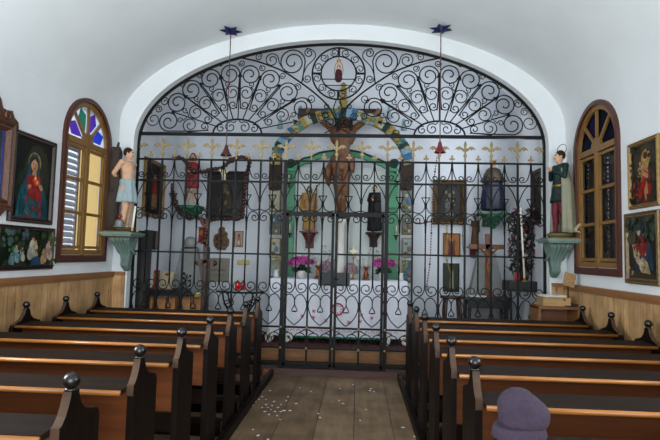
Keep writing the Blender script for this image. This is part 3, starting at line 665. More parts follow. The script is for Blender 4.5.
# ---- left corner: bound youth beside a tree trunk
cl = Vector((-3.13, 6.6, 1.90)); console('pale green carved console carrying the bare-chested statue, left of the grille', (-3.19, 6.62, 1.885), .44, .52, verdi, m2=M('console_mat', '6b5a33', .7))
st = thing('saint_statue', 'bare-chested statue in a pale blue loincloth tied to a tree, left of the grille', 'statue', (-3.13, 6.58, 1.902), math.radians(72), scale=1.14)
blob('figure', body(dict(elL=(-.13, .09, .68), haL=(-.03, .12, .60), elR=(.13, .09, .68), haR=(.03, .12, .58), knL=(-.045, -.03, .28), anL=(-.05, .0, .075), knR=(.05, .0, .29), anR=(.05, .03, .075), look=(.35, -1, .1)), w=.95), [skinm, hairb, eyem, lipm], st, .006)
cloth('loincloth', [(.085, .615), (.092, .60), (.088, .56), (.10, .50), (.112, .44), (.124, .37), (.13, .335), (.115, .34)], M('pale_blue_cloth', '93a7ac', .6, var=.12, scale=10, bump=.2), st, .07, 9, sy=.98)
MB().lathe([(.09, .0), (.10, .015), (.12, .03), (.11, .045), (.02, .05)], 20, sx=1.1).build('plinth', c_('5d5138'), st)
tr = MB(); tr.tube([(-.07, .12, .0), (-.08, .13, .25), (-.06, .13, .5), (-.07, .14, .75), (-.055, .13, .93), (-.07, .13, 1.0)], [.085, .07, .065, .06, .062, .045], 9)
for a, b, r in (((-.07, .13, .85), (-.13, .12, .99), .028), ((-.06, .13, .82), (.01, .14, .96), .024), ((-.06, .13, .4), (-.16, .10, .5), .022), ((-.07, .13, .9), (-.05, .12, 1.06), .025), ((-.07, .13, .6), (.03, .15, .66), .02)): tr.tube([a, b], [r, r*.5], 7)
tr.build('tree_trunk', M('bark', '3a2f27', .85, var=.25, scale=25, stretch=(1, 1, .3), bump=.6), st)
steel = M('dull_steel', '9aa0a6', .35, .7, var=.15, scale=14)
hl = thing('helmet', 'steel helmet with a red crest at the feet of the bare-chested statue', 'helmet', (-3.15, 6.45, 1.953), .4)
MB().lathe([(.078, 0), (.075, .01), (.058, .02), (.056, .06), (.045, .09), (.02, .105), (.001, .108)], 18, sy=1.1).build('bowl', steel, hl)
mb = MB(); mb.tube([(0, .07, .02), (0, .085, .09), (0, .05, .14), (0, -.01, .15), (0, -.06, .12)], [.012, .022, .026, .024, .01], 8); mb.build('crest', M('red_plume', '8e2a2e', .8, scale=60, bump=.4), hl)
cd = thing('candle', 'tall white candle leaning beside the bare-chested statue', 'candle', (-2.97, 6.44, 1.90), 0); cd.rotation_euler = (0, math.radians(5), 0)
MB().lathe([(.014, 0.02), (.0125, .33), (.002, .335)], 12).build('wax', c_('e6dfc8', .4, var=.03), cd); MB().lathe([(.02, 0), (.022, .01), (.013, .02), (.015, .04)], 12).build('candle_socket', goldm, cd)

# ---- right corner: shepherd youth with lamb
console('pale green carved console carrying the caped shepherd statue, right of the grille', (2.60, 6.62, 1.925), .44, .50, verdi, m2=M('console_mat', '6b5a33', .7))
st = thing('saint_statue', 'haloed shepherd statue in green tunic and long cream cape, right of the grille', 'statue', (2.60, 6.60, 1.941), math.radians(-78), scale=1.14)
cape = M('cream_cape', '87866f', .6, var=.12, scale=9, bump=.2); tun = c_('1b322f'); hose = c_('6a2230')
blob('figure', body(dict(elL=(-.14, -.02, .68), haL=(-.03, -.10, .755), elR=(.14, -.03, .68), haR=(.03, -.10, .755), knL=(-.06, -.02, .28), anL=(-.075, .0, .075), knR=(.05, .0, .29), anR=(.05, .04, .075), look=(-.15, -1, .1)), top=4, legs=5, feet=6), [skinm, hairb, eyem, lipm, tun, hose, c_('3b2a1c')], st, .006)
cloth('tunic', [(.07, .70), (.086, .66), (.085, .60), (.10, .52), (.118, .44), (.125, .40), (.11, .41)], tun, st, .06, 8)
MB().lathe([(.088, .60), (.092, .59), (.088, .575)], 24, sy=.75).build('belt', goldm, st)
# cape: open sheet hanging from the shoulders down the back
mb = MB(); vs = []; nu, nv = 26, 12
for layer in (0, .012):
    for j in range(nv+1):
        v = j/nv; z = .845-v*.79; R = .075+.07*min(1, v*3)+.035*v-layer
        for i in range(nu+1):
            a = math.radians(-42+i/nu*228)+0; q = R*(1+.06*v*math.sin(i*1.5))
            vs.append((q*math.cos(a)*1.05, .015+q*.72*math.sin(a), z))
W_ = nu+1; K = W_*(nv+1); fs = []
for l in (0, K):
    for j in range(nv):
        for i in range(nu): a = l+j*W_+i; fs.append((a, a+1, a+W_+1, a+W_))
for i in range(nu): fs += [(i, i+1, K+i+1, K+i), (nv*W_+i, nv*W_+i+1, K+nv*W_+i+1, K+nv*W_+i)]
for j in range(nv): fs += [(j*W_, (j+1)*W_, K+(j+1)*W_, K+j*W_), (j*W_+nu, (j+1)*W_+nu, K+(j+1)*W_+nu, K+j*W_+nu)]
mb.add(vs, fs, smooth=True).build('cape', cape, st)
MB().tube(P3([(0, 0)]*0+arc(0, 0, .085, 0, 2*PI, 24)) if False else [(.085*math.cos(a), .03, 1.01+.05*math.sin(a)*1.2) for a in [2*PI*i/28 for i in range(28)]], .004, 5, closed=True).build('halo', c_('6d5a3a', .4), st)
MB().lathe([(.11, .0), (.12, .015), (.14, .03), (.12, .05), (.02, .056)], 20, sx=1.15).build('plinth', c_('6a6038'), st)
lm = thing('lamb', 'small cream lamb lying at the feet of the caped shepherd statue', 'lamb', (2.69, 6.45, 1.997), math.radians(70), scale=.8)
wool = M('wool', 'a89a78', .9, var=.15, scale=60, bump=.5)
blob('body', [('e', (0, 0, .055), (.045, .085, .05), 0), ('c', (0, -.06, .07), (0, -.095, .125), .03, .024, 0), ('e', (0, -.115, .135), (.022, .036, .024), 0), ('c', (0, -.13, .13), (0, -.15, .122), .015, .012, 0),
    ('c', (.024, -.10, .15), (.045, -.095, .142), .009, .006, 0), ('c', (-.024, -.10, .15), (-.045, -.095, .142), .009, .006, 0), ('e', (.018, -.13, .143), (.005, .005, .005), 1), ('e', (-.018, -.13, .143), (.005, .005, .005), 1),
    ('c', (.03, -.06, .03), (.035, -.12, .012), .016, .011, 0), ('c', (-.03, -.06, .03), (-.035, -.11, .012), .016, .011, 0), ('c', (.04, .05, .03), (.055, .0, .014), .024, .012, 0), ('c', (-.04, .05, .03), (-.055, .0, .014), .024, .012, 0), ('c', (0, .08, .05), (0, .11, .03), .013, .009, 0)], [wool, eyem], lm, .005, 1)

# ================================================================ PICTURES
def dabs(seed, n, x0, x1, z0, z1, cols, rx=.07, rz=.10):
    r = random.Random(seed); return [('e', (r.uniform(x0, x1), r.uniform(z0, z1), rx*r.uniform(.4, 1.2), rz*r.uniform(.4, 1.2), r.uniform(-1, 1)), r.choice(cols)) for _ in range(n)]
def picture(name, label, cat, o, ux, w_, h_, fw, fmat, shapes, nrm=None, bgc='1c2420', fdep=.035, inner=None, tilt=0, group=None, board=None):
    """flat framed picture. o: middle of its back, ux: unit vector to its right, shapes in -1..1 of the canvas"""
    ux = Vector(ux).normalized(); n = nrm or Vector((0, 0, 1)).cross(ux).normalized()*-1
    uz = Vector((0, 0, 1)); n = ux.cross(uz)
    R = Matrix((ux, -n, uz)).transposed().to_4x4()       # local x right, y into the wall, z up
    root = thing(name, label, cat, (0, 0, 0), 0, group); root.matrix_world = Matrix.Translation(Vector(o)) @ R @ Matrix.Rotation(tilt, 4, 'X')
    W, H = w_/2, h_/2
    mb = MB(); steps = [(0, 0), (0, -fdep*.7), (fw*.18, -fdep), (fw*.45, -fdep*.75), (fw*.7, -fdep*.95), (fw, -fdep*.45), (fw, 0)]
    rings = [[(sx*(W-d), y, sz*(H-d)) for sx, sz in ((-1, -1), (1, -1), (1, 1), (-1, 1))] for d, y in steps]
    vs = sum(rings, []); fs = []
    for i in range(len(steps)-1):
        for k in range(4): l = (k+1) % 4; fs.append((i*4+k, i*4+l, i*4+4+l, i*4+4+k))
    mb.add(vs, fs); mb.build('frame', fmat, root)
    cw, ch = W-fw*.8, H-fw*.8
    mats = [c_(bgc, .35, scale=6)]; cb = MB(); cb.box((0, -.006, 0), (cw*2, .008, ch*2))
    y = -.0105
    for sh in shapes:
        kind, args, col = sh; mt = c_(col, .4, scale=14)
        if mt not in mats: mats.append(mt)
        mi = mats.index(mt)
        if kind == 'e':
            cx, cz, rx, rz = args[:4]; r_ = args[4] if len(args) > 4 else 0
            poly = [(cx*cw+rx*cw*math.cos(a)*math.cos(r_)-rz*ch*math.sin(a)*math.sin(r_), cz*ch+rx*cw*math.cos(a)*math.sin(r_)+rz*ch*math.sin(a)*math.cos(r_)) for a in [2*PI*i/20 for i in range(20)]]
        else: poly = [(a*cw, b*ch) for a, b in args]
        poly = [(max(-cw, min(cw, a)), max(-ch, min(ch, b))) for a, b in poly]
        cb.add([(a, y, b) for a, b in poly], [tuple(range(len(poly)))], mi); y -= .0006
    cb.build('canvas', mats, root)
    if inner:
        ib = MB(); d0 = fw*.95
        ib.add([(sx*(W-d), yy, sz*(H-d)) for d, yy in ((d0, -.004), (d0, -.02), (d0+inner[0], -.02), (d0+inner[0], -.004)) for sx, sz in ((-1, -1), (1, -1), (1, 1), (-1, 1))],
               [(i*4+k, i*4+(k+1) % 4, i*4+4+(k+1) % 4, i*4+4+k) for i in range(3) for k in range(4)])
        ib.build('inner_border', inner[1], root)
    return root
darkfr = M('dark_brown_frame', '2e1b12', .35, var=.2, scale=20, bump=.15); carvedfr = M('carved_walnut', '532f1a', .45, var=.25, scale=30, bump=.6)
giltfr = M('old_gilt_frame', '6b5430', .4, .3, var=.25, scale=30, bump=.3); giltfr2 = M('bright_gilt_frame', '8a6c3a', .4, .35, var=.2, scale=30, bump=.2)
Xl = WL+.001; Xr = WR-.001
def lw(y, z): return (Xl, y, z)
UL, UR = (0, 1, 0), (0, -1, 0)
picture('painting', 'large painting of a haloed veiled woman with a glowing heart, left wall', 'painting', lw(5.03, 2.365), UL, .70, .92, .06, darkfr,
  [('e', (.2, .1, .7, .8), '2c2f20'), ('e', (-.5, -.3, .4, .5), '1e2a20'), ('e', (.03, .42, .34, .27), 'a5893f'), ('e', (.03, .42, .29, .23), '5d5228'), ('p', [(-.85, -1), (-.75, -.5), (-.5, -.1), (-.3, .2), (-.28, .5), (-.12, .66), (.15, .66), (.3, .5), (.34, .1), (.62, -.2), (.8, -.6), (.85, -1)], '1f4a56'),
   ('p', [(-.2, .35), (-.18, .55), (0, .62), (.16, .55), (.2, .35), (.12, .1), (-.1, .1)], '3a2c1c'), ('p', [(-.28, .1), (-.38, -.2), (-.3, -.6), (-.2, -1), (.45, -1), (.5, -.4), (.3, .12)], '93272a'), ('p', [(-.3, -.45), (-.1, -1), (.4, -1), (.45, -.55)], '2a4f58'), ('p', [(-.6, -.2), (-.35, -.45), (-.5, -1), (-.85, -1)], '27606a'),
   ('e', (.0, .38, .18, .175), 'c59474'), ('p', [(-.07, .28), (.09, .28), (.14, .1), (-.1, .1)], 'bb8768'), ('p', [(-.19, .48), (-.1, .57), (.0, .59), (.1, .57), (.19, .48), (.22, .28), (.15, .44), (.0, .52), (-.15, .44), (-.21, .28)], '3a2416'), ('e', (-.07, .39, .035, .012), '2a1a12'), ('e', (.075, .39, .035, .012), '2a1a12'), ('p', [(-.01, .38), (.02, .38), (.03, .325), (-.02, .325)], 'a87456'), ('e', (.0, .29, .05, .012), '9a4438'), ('e', (.1, .34, .07, .12), 'b07e60'), ('e', (-.28, -.22, .18, .05, .5), 'bf8d6b'), ('e', (.38, -.18, .14, .06, -.7), 'bf8d6b'), ('e', (.06, -.08, .17, .10), 'd8402c'), ('e', (.06, .03, .06, .06), 'e8bd58'), ('e', (.06, -.08, .08, .05), 'e8a060'),
   *dabs(9, 18, -.75, -.3, -.95, -.2, ['1a404a', '24525c', '2e6470'], .07, .09), *dabs(10, 16, -.15, .35, -.9, 0, ['7e2024', 'a03030', '8a262a'], .05, .08), ('e', (.06, -.08, .15, .09), 'd8402c'), ('e', (.06, -.08, .07, .05), 'e8a060'), ('p', [(-.7, -.5), (-.55, -.55), (-.6, -.95), (-.75, -.9)], '163c46'), ('p', [(.55, -.4), (.65, -.5), (.7, -.95), (.55, -.9)], '163c46')], bgc='10140f', tilt=.0)
g_ = dabs(1, 60, -1, 1, -.1, 1, ['2a3a24', '1d2a1c', '35492c', '243226', '1a2018'], .10, .2)+dabs(2, 14, -1, -.6, .1, .9, ['3d4e54', '4a5a60', '4a6048'], .06, .16)+dabs(3, 8, -.35, -.1, .5, .95, ['46565e', '3c4c54'], .06, .14)+dabs(4, 26, .55, 1, -.7, .8, ['4e6a38', '3c5a2c', '6a7c44'], .06, .16)+dabs(5, 26, -1, 1, -1, -.55, ['2f3a22', '3a3424', '243024'], .12, .12)+dabs(55, 8, -.9, -.4, -.2, .2, ['356a2c', '3a6c30'], .05, .09)
def folk(cx, cz, s_, cl, sk='b58d6c', hr='4a3020'):
    out = []
    for i, (u, v, a_, b_) in enumerate(((0, -.10, .085, .30), (-.05, -.35, .09, .26), (.06, -.38, .09, .25), (.0, .05, .06, .16), (.03, -.2, .05, .2))): out.append(('e', (cx+u*s_, cz+v*s_, a_*s_, b_*s_, .15*(-1)**i), cl[i % len(cl)]))
    return out+[('e', (cx+.05*s_, cz-.02*s_, .06*s_, .03*s_, .4), sk), ('e', (cx, cz+.27*s_, .04*s_, .085*s_), sk), ('e', (cx-.005, cz+.32*s_, .042*s_, .06*s_), hr)]
g_ += folk(-.66, -.15, 1.0, ['4f7a80', '3a6470', '8a9a94', '6f8a8a'])+folk(-.82, -.45, .7, ['5d8288', '3f6a70'])+folk(-.48, -.2, .8, ['a8a08e', '3f5a6c'])+folk(-.12, .18, 1.35, ['b4ae9c', '9a9486', '8c8e8a', 'c2baa6'])+folk(-.02, .28, .6, ['c4aa84', 'b89c74'])+folk(.0, -.35, .8, ['a0988a', '2d4c62', '243e58'])+folk(.28, -.25, .85, ['b49040', 'a07c34', 'c0a058'])+folk(.44, .1, 1.2, ['ab8f80', '8f7468', 'b8a08c'])+folk(.2, -.5, .6, ['9a7c4c', 'b49868'])
g_ += [('p', [(-.25, -.9), (-.2, -.5), (.1, -.5), (.16, -.9)], '1f3c58')]
picture('painting', 'wide painting of a small group of robed figures among trees, low on the left wall', 'painting', lw(4.99, 1.645), UL, .90, .45, .045, darkfr, g_, bgc='222c20')
# carved shrine frame at the left edge
sh = picture('shrine_frame', 'carved walnut frame with scrolled crest and blue inner border, far left edge', 'frame', lw(4.16, 2.44), UL, 1.00, .84, .10, carvedfr,
  [('e', (0, 0, .8, .9), '4a4640'), ('e', (.1, .3, .2, .2), 'b08a6a'), ('p', [(-.3, -1), (-.2, .1), (.4, .1), (.6, -1)], '6a7080')], bgc='3d4038', fdep=.07, inner=(.022, M('blue_enamel', '22357a', .5)))
crest = MB(); half_c = [(0, .34), (.07, .31), (.11, .24), (.17, .22), (.22, .25), (.27, .20), (.30, .13), (.37, .12), (.43, .14), (.46, .08), (.52, .05), (.53, .0)]
crest.prism([(a, b) for a, b in half_c]+[(-a, b) for a, b in half_c[::-1]], -.06, -.0, 'xz')
for s in (-1, 1):
    for cx, cz, r in ((.16, .15, .06), (.36, .07, .05), (.05, .24, .04)): crest.tube([(s*cx+r*(1-t/16)*math.cos(t*.7), -.07, cz+r*(1-t/16)*math.sin(t*.7)) for t in range(14)], .014, 6)
crest.tube([(-.53, -.04, .0), (.53, -.04, .0)], .022, 8).build('crest', carvedfr, sh, (0, 0, .39))
ap = MB(); ap.prism([(-.53, 0), (.53, 0), (.5, -.05), (.42, -.05), (.36, -.11), (.2, -.09), (.1, -.15), (-.1, -.15), (-.2, -.09), (-.36, -.11), (-.42, -.05), (-.5, -.05)], -.06, 0, 'xz'); ap.tube([(-.53, -.04, -.01), (.53, -.04, -.01)], .022, 8)
ap.build('apron', carvedfr, sh, (0, 0, -.39))
picture('painting', 'painting of a half-bare haloed man with red cloth, upper one on the right wall', 'painting', (Xr, 4.985, 2.515), UR, .53, .67, .045, giltfr2,
  [('e', (.1, .1, .8, .9), '3a3323'), ('e', (.12, .5, .34, .28), '9a7a34'), ('p', [(-.2, -1), (-.1, -.5), (.1, -.3), (.5, -.2), (.6, -1)], '5a1a14'), ('p', [(-.1, .35), (-.25, .1), (-.1, -.5), (.1, -.9), (.4, -.6), (.38, .1), (.3, .35)], 'b08355'), ('p', [(.0, .1), (-.5, -.6), (-.35, -.95), (.1, -.4), (.3, .0)], '9c2a20'), ('p', [(.35, .2), (.5, -.5), (.3, -.9), (.2, -.2)], '8f241c'), ('e', (.08, .5, .14, .14), 'b98e62'), ('e', (.12, .58, .16, .12), '3a2414'), ('p', [(-.1, .1), (.3, -.05), (.28, -.2), (-.12, -.05)], 'c09468')]+dabs(21, 40, -1, -.3, -1, 1, ['2e2a1c', '3a3220', '221e16'], .1, .1)+dabs(22, 24, .5, 1, -1, 1, ['2e2a1c', '382f1e', '1e1a14'], .1, .1)+dabs(23, 16, -.45, .1, -.9, -.3, ['8f241c', '74180f', 'a83226'], .07, .06)+dabs(24, 14, .0, .3, -.3, .3, ['a87c50', '946a42', 'bb8e62'], .06, .06), bgc='26231a')
picture('painting', 'painting of a mourning woman holding a pale body, lower one on the right wall', 'painting', (Xr, 5.04, 1.79), UR, .60, .71, .06, giltfr,
  [('p', [(-1, .1), (1, .3), (1, 1), (-1, 1)], '3b4438'), ('e', (.05, .6, .2, .18), '8a6a34'), ('p', [(-.55, -.6), (-.4, .0), (-.15, .5), (.3, .5), (.6, .0), (.75, -.7)], '27384a'), ('p', [(-.25, .3), (-.3, -.2), (.2, -.3), (.35, .3)], '8a2b26'), ('e', (.05, .52, .12, .13), 'c09a7a'), ('e', (.06, .60, .16, .12), '26384c'), ('p', [(-.65, .05), (-.45, .15), (-.1, -.25), (.35, -.45), (.6, -.95), (.1, -.95), (-.25, -.6), (-.6, -.25)], 'b39a74'), ('e', (-.6, .12, .12, .11), 'b0906a'), ('p', [(-.3, -.4), (.1, -.45), (.2, -.75), (-.15, -.7)], 'c9c0a8'), ('p', [(-1, -1), (1, -1), (1, -.85), (-1, -.7)], '3a2f20')]+dabs(31, 60, -1, 1, .1, 1, ['2f382e', '3a4234', '28302a', '434632'], .12, .12)+[('e', (.05, .52, .12, .13), 'b89274'), ('e', (.05, .63, .16, .09), '26384c')]+dabs(32, 18, -.3, .35, -.1, .35, ['7a2622', '932e28', '681c1a'], .08, .07)+dabs(33, 18, -.5, .6, -.9, -.2, ['a58c68', 'b59c78', '8f7654', '27384a'], .08, .06), bgc='221f18')
# the hat (needs the surface helper)
blob('crown', [('e', (.002, 0, .045), (.098, .085, .060), 0), ('e', (-.018, 0, .085), (.082, .08, .078), 0), ('e', (-.004, 0, .072), (.088, .08, .076), 0), ('e', (.014, 0, .060), (.090, .08, .070), 0)], [felt], hb, .006, 14)
mb = MB(); mb.lathe([(.088, .030), (.094, .030), (.101, .012), (.105, -.010), (.101, -.016), (.094, .0), (.086, .018)], 36, sy=.9, fold=.03, nf=2); mb.T = Matrix.Translation((-.014, 0, -.008)) @ Matrix.Rotation(-.06, 4, 'Y')
mb.build('brim', felt, hb)
# ================================================================ SANCTUARY
struct('floor_carpet_step', MB().box((CX, 8.28, .16), (2.6, 1.42, .12)).box((CX, 8.29, .08), (2.6, 1.42, .05)).box((CX, 8.28, .235), (2.62, 1.46, .03)), M('step_wood', '9a6a3c', .5, var=.2, scale=4, stretch=(1, 8, 8), bump=.1))
cp = MB(); cp.box((CX, 8.24, .256), (2.56, 1.40, .012))
for i in range(21): cp.box((CX-1.21+.1207*i, 7.60, .2635), (.06, .03, .003), 1); cp.box((CX-1.21+.1207*i, 7.72, .2635), (.07, .07, .003), 2)
cp.box((CX, 7.555, .262), (2.56, .03, .02), 3)
tag(cp.build('carpet', [M('carpet_red', '5a1d1c', .95, var=.25, scale=50, bump=.4), M('carpet_cream', '7c6448', .95, scale=50), M('carpet_black', '1a1413', .95, scale=50), M('carpet_edge', '1f3a3c', .9, scale=50)]), 'dark red patterned carpet covering the altar step', 'carpet')
# altar
AX0, AX1, AY, AT = -1.39, .80, 8.02, 1.255; AM = (AX0+AX1)/2
al = thing('altar', 'altar table on white scrolled feet, in the middle behind the gate', 'altar', (AM, 8.35, .262))
MB().box((0, -.02, .93), (AX1-AX0-.04, .56, .05)).box((0, .02, .52), (AX1-AX0-.2, .5, .80)).build('table_body', M('altar_wood', '7f8a80', .6), al)
white = M('white_paint', 'dedcd2', .5, var=.05, scale=12)
for s in (-1, 1):
    for d in (0, .30):
        mb = MB(); x = s*(1.06-d)
        mb.tube([(x+.05*math.cos(a)*(1-a/18)*s, -.43, .085+.065*math.sin(a)*(1-a/18)) for a in [i*.45-1.6 for i in range(18)]], .026, 7); mb.tube([(x, -.41, .1), (x, -.36, .14), (x-.02*s, -.30, .22)], [.03, .035, .03], 7)
        mb.build('leg', white, al)
clothm = M('altar_linen', 'd9dce6', .85, var=.03, scale=30, bump=.15)
ac = MB(); nx = 60; vs = []; fs = []
row = [(AY+.60, AT), (AY+.0, AT), (AY-.015, AT-.015), (AY-.02, AT-.3), (AY-.025, AT-.6), (AY-.03, .365)]
for j, (y, z) in enumerate(row):
    for i in range(nx+1):
        f = max(0, j-2)/3; vs.append((AX0+(AX1-AX0)*i/nx, y+.012*f*math.sin(i*.9)+.006*f*math.sin(i*2.3), z+(0 if j < 5 else .006*math.sin(i*1.1))))
for j in range(len(row)-1):
    for i in range(nx): a = j*(nx+1)+i; fs.append((a, a+1, a+nx+2, a+nx+1))
ac.add(vs, fs, smooth=True)
for x, s in ((AX0, -1), (AX1, 1)): ac.add([(x, AY+.60, AT), (x, AY, AT), (x+s*.01, AY-.015, .55), (x+s*.02, AY+.3, .50), (x+s*.01, AY+.60, .55)], [(0, 1, 2, 3, 4)])
acl = ac.build('altar_cloth', clothm); tag(acl, 'white altar cloth with red embroidery hanging to the floor', 'cloth')
rd = MB()
def ey(z): return AY-.045
cxm = AM
rd.tube([(cxm+.09*math.cos(a), ey(0), .80+.09*math.sin(a)) for a in [2*PI*i/24 for i in range(24)]], .012, 5, closed=True)
for k in range(8): a = PI/4*k; rd.tube([(cxm+.045*math.cos(a), ey(0), .80+.045*math.sin(a)), (cxm+.07*math.cos(a), ey(0), .80+.07*math.sin(a))], .008, 4)
for x, z in ((-.62, .68), (-.42, .76), (-.42, .66), (.42, .72), (.40, .62), (.60, .68), (-.2, .62), (.2, .60)):
    for k in range(4): rd.tube([(cxm+x*.9, ey(0), z), (cxm+x*.9+.032*math.cos(PI/2*k+.6), ey(0), z+.032*math.sin(PI/2*k+.6))], .008, 4)
for i in range(20): x = AX0+.3+i*.09; rd.tube([(x+.03*math.cos(a), ey(0), .44+.03*math.sin(a)) for a in [PI*t/4 for t in range(5)]], .005, 4)
rd.build('red_embroidery', c_('b8304a', .8), acl)
MB().box(((AX0+AX1)/2, AY-.035, .352), (AX1-AX0-.42, .012, .03)).build('green_hem', c_('1d7a4c', .8), acl)
o = MB(); o.box((0, 0, .10), (.50, .015, .21)); o = o.build('altar_card', M('dark_card', '1a2223', .5, var=.15, scale=6), None, (.13*0+at(334, 281, 7.98).x, 7.975, 1.17)); o.rotation_euler = (math.radians(-8), 0, 0)
tag(o, 'dark grey framed card leaning at the middle of the altar edge', 'card')

# retable: green inner frame, painted ribbon round it
YR = 8.72
rt = thing('retable', 'retable behind the altar: green scalloped frame inside a painted ribbon arch of small scenes', 'altarpiece', (CX, YR, .26))
def rl(x, y, z): return (x-CX, y-YR, z-.26)
green = M('retable_green', '3f8a64', .5, var=.12, scale=10, bump=.1); dgreen = c_('1c3c30')
blue1, blue2, creamg, goldp, brownp = c_('3c6f96', .5), c_('7ea0b8', .5), c_('b9b49c', .5), M('ribbon_gold', 'a68e48', .5, .2, var=.25, scale=40, bump=.3), c_('3a2b20', .6)
def PX(x, y, Y=YR): p = at(x, y, Y); return (p.x-CX, Y-YR, p.z-.26)
cA = [PX(290.5, y) for y in (173, 282)]; 
for s, xa in ((0, 291), (1, 394)):
    a = PX(xa, 172); b = PX(xa, 283)
    mb = MB(); mb.box((a[0], .0, (a[2]+b[2])/2-.1), (.16, .10, a[2]-b[2]+.2)).box((a[0], -.03, a[2]+.02), (.20, .16, .05)).box((a[0], -.03, a[2]-.62), (.19, .14, .03)).box((a[0], -.03, b[2]+.18), (.19, .14, .04))
    mb.build('green_column', green, rt)
    mb = MB(); c0 = PX(xa, 166); mb.tube([(c0[0]+.075*math.cos(t)*(1-t/22), -.06, c0[2]+.03+.075*math.sin(t)*(1-t/22)) for t in [i*.5 for i in range(34)]], .02, 6); mb.ball((c0[0], -.03, c0[2]+.03), .04); mb.build('capital_scroll', dgreen, rt)
top = [PX(x, y) for x, y in ((289, 168), (295, 166), (303, 160), (311, 158), (320, 154), (332, 152), (340, 151), (352, 152), (362, 154), (372, 158), (380, 161), (389, 166), (397, 170))]
tp = catmull(top, 4)
mb = MB()
for a, b in zip(tp, tp[1:]):
    h = .085
    mb.add([(a.x, -.05, a.z), (b.x, -.05, b.z), (b.x, -.05, b.z-h), (a.x, -.05, a.z-h), (a.x, .03, a.z), (b.x, .03, b.z), (b.x, .03, b.z-h), (a.x, .03, a.z-h)], [(0, 1, 2, 3), (0, 4, 5, 1), (3, 2, 6, 7), (4, 7, 6, 5)], 0)
mb.build('green_arch', green, rt)
MB().tube([(v.x, -.06, v.z+.012) for v in tp], .016, 6).build('arch_moulding', dgreen, rt)
# pale panel inside
a = PX(296, 172); b = PX(388, 286); MB().box(((a[0]+b[0])/2, .06, (a[2]+b[2])/2), (b[0]-a[0]+.25, .03, a[2]-b[2]+.2)).build('niche_panel', M('niche_white', 'c4cccb', .8, var=.04, scale=4), rt)
# painted columns with scenes
def scenes(xs, ylist):
    for x, (y0, y1) in [(xs, t) for t in ylist]:
        a = PX(x-5.2, y0); b = PX(x+5.2, y1); w_ = b[0]-a[0]; h_ = a[2]-b[2]; cx, cz = (a[0]+b[0])/2, (a[2]+b[2])/2
        mb = MB(); mb.box((cx, -.02, cz), (w_, .09, h_), 0); mb.box((cx, -.07, cz), (w_*.82, .012, h_*.9), 1)
        mb.ball((cx-.02, -.085, cz+h_*.22), w_*.17, 2, 8, sc=(1, .5, 1)); mb.ball((cx+.03, -.085, cz-h_*.05), w_*.2, 3, 8, sc=(1, .5, 1.4)); mb.ball((cx-.03, -.085, cz-h_*.28), w_*.2, 4, 8, sc=(1.2, .5, 1)); mb.ball((cx+.03, -.085, cz-h_*.34), w_*.15, 2, 8, sc=(1, .5, 1))
        mb.build('painted_scene', [c_('7d7048'), random.choice([c_('4a6d84'), c_('8fa2a8'), c_('b0ac98'), c_('6a7c78')]), random.choice([creamg, c_('c9c2ac'), c_('97855a')]), random.choice([c_('5d83a8'), creamg, c_('8d6a5a')]), random.choice([c_('8a7646'), c_('4f7391'), c_('6b5a44')])], rt)
for xs in (275.5, 407):
    scenes(xs, [(190, 212), (214, 235), (238, 258), (260, 283)])
    a = PX(xs-5.5, 160); b = PX(xs+5.5, 189); MB().box(((a[0]+b[0])/2, 0, (a[2]+b[2])/2), (b[0]-a[0], .12, a[2]-b[2])).lathe([(.09, 0), (.11, .03), (.08, .06)], 10, c=((a[0]+b[0])/2, 0, b[2]-.04)).build('dark_capital', brownp, rt)
# ribbon arch
rp = [PX(x, y, 8.27) for x, y in ((275, 164), (277, 152), (284, 140), (294, 130), (306, 121.5), (322, 115.5), (341, 113), (357, 115), (371, 119.5), (384, 126), (396, 136), (405, 149), (409, 164))]
rp = catmull(rp, 3); cols = [goldp, blue1, creamg, dgreen, blue2, goldp, green]
mb = MB()
for i, (a, b) in enumerate(zip(rp, rp[1:])):
    t = (b-a).normalized(); n_ = Vector((-t.z, 0, t.x)); h = .082; mi = (i//2*3+i) % 7
    q = [a+n_*h, b+n_*h, b-n_*h, a-n_*h]; tw = .05*math.sin(i*.9)
    mb.add([(v.x, v.y-.03+tw, v.z) for v in q]+[(v.x, v.y+.06, v.z) for v in q], [(0, 1, 2, 3), (0, 4, 5, 1), (3, 2, 6, 7), (4, 7, 6, 5)], mi)
    for s in (-1, 1): mb.ball(tuple((a+b)/2+n_*.055*s*math.sin(i*1.7)+Vector((0, .0, 0))), .045, (mi+2) % 7, 8, sc=(1.4, .5, .9))
    mb.ball(tuple((a+b)/2-n_*.05*math.sin(i*1.7)+Vector((0, -.02, 0))), .028, 0, 8, sc=(1.6, .5, .9))
mb.build('painted_ribbon', cols, rt)
# pinnacle over the arch and small flanking turrets
a = PX(343, 110, 8.6); mb = MB(); zt = PX(343, 82, 8.6)[2]
H_ = zt-a[2]; mb.lathe([(.09, 0), (.10, H_*.1), (.05, H_*.18), (.085, H_*.3), (.05, H_*.42), (.075, H_*.5), (.04, H_*.62), (.065, H_*.72), (.035, H_*.82), (.05, H_*.92), (.01, H_)], 12, c=(a[0], -.1, a[2])); mb.build('pinnacle', goldp, rt)
for x, y, h in ((280, 128, .22), (300, 118, .22), (389, 118, .22), (404, 130, .2)):
    a = PX(x, y, 8.6); MB().lathe([(.05, 0), (.055, .04), (.03, .07), (.04, .12), (.02, .17), (.003, h)], 10, c=(a[0], -.1, a[2])).ball((a[0], -.1, a[2]+h-.02), .03, 0, 8).build('turret', c_('93b0b6'), rt)
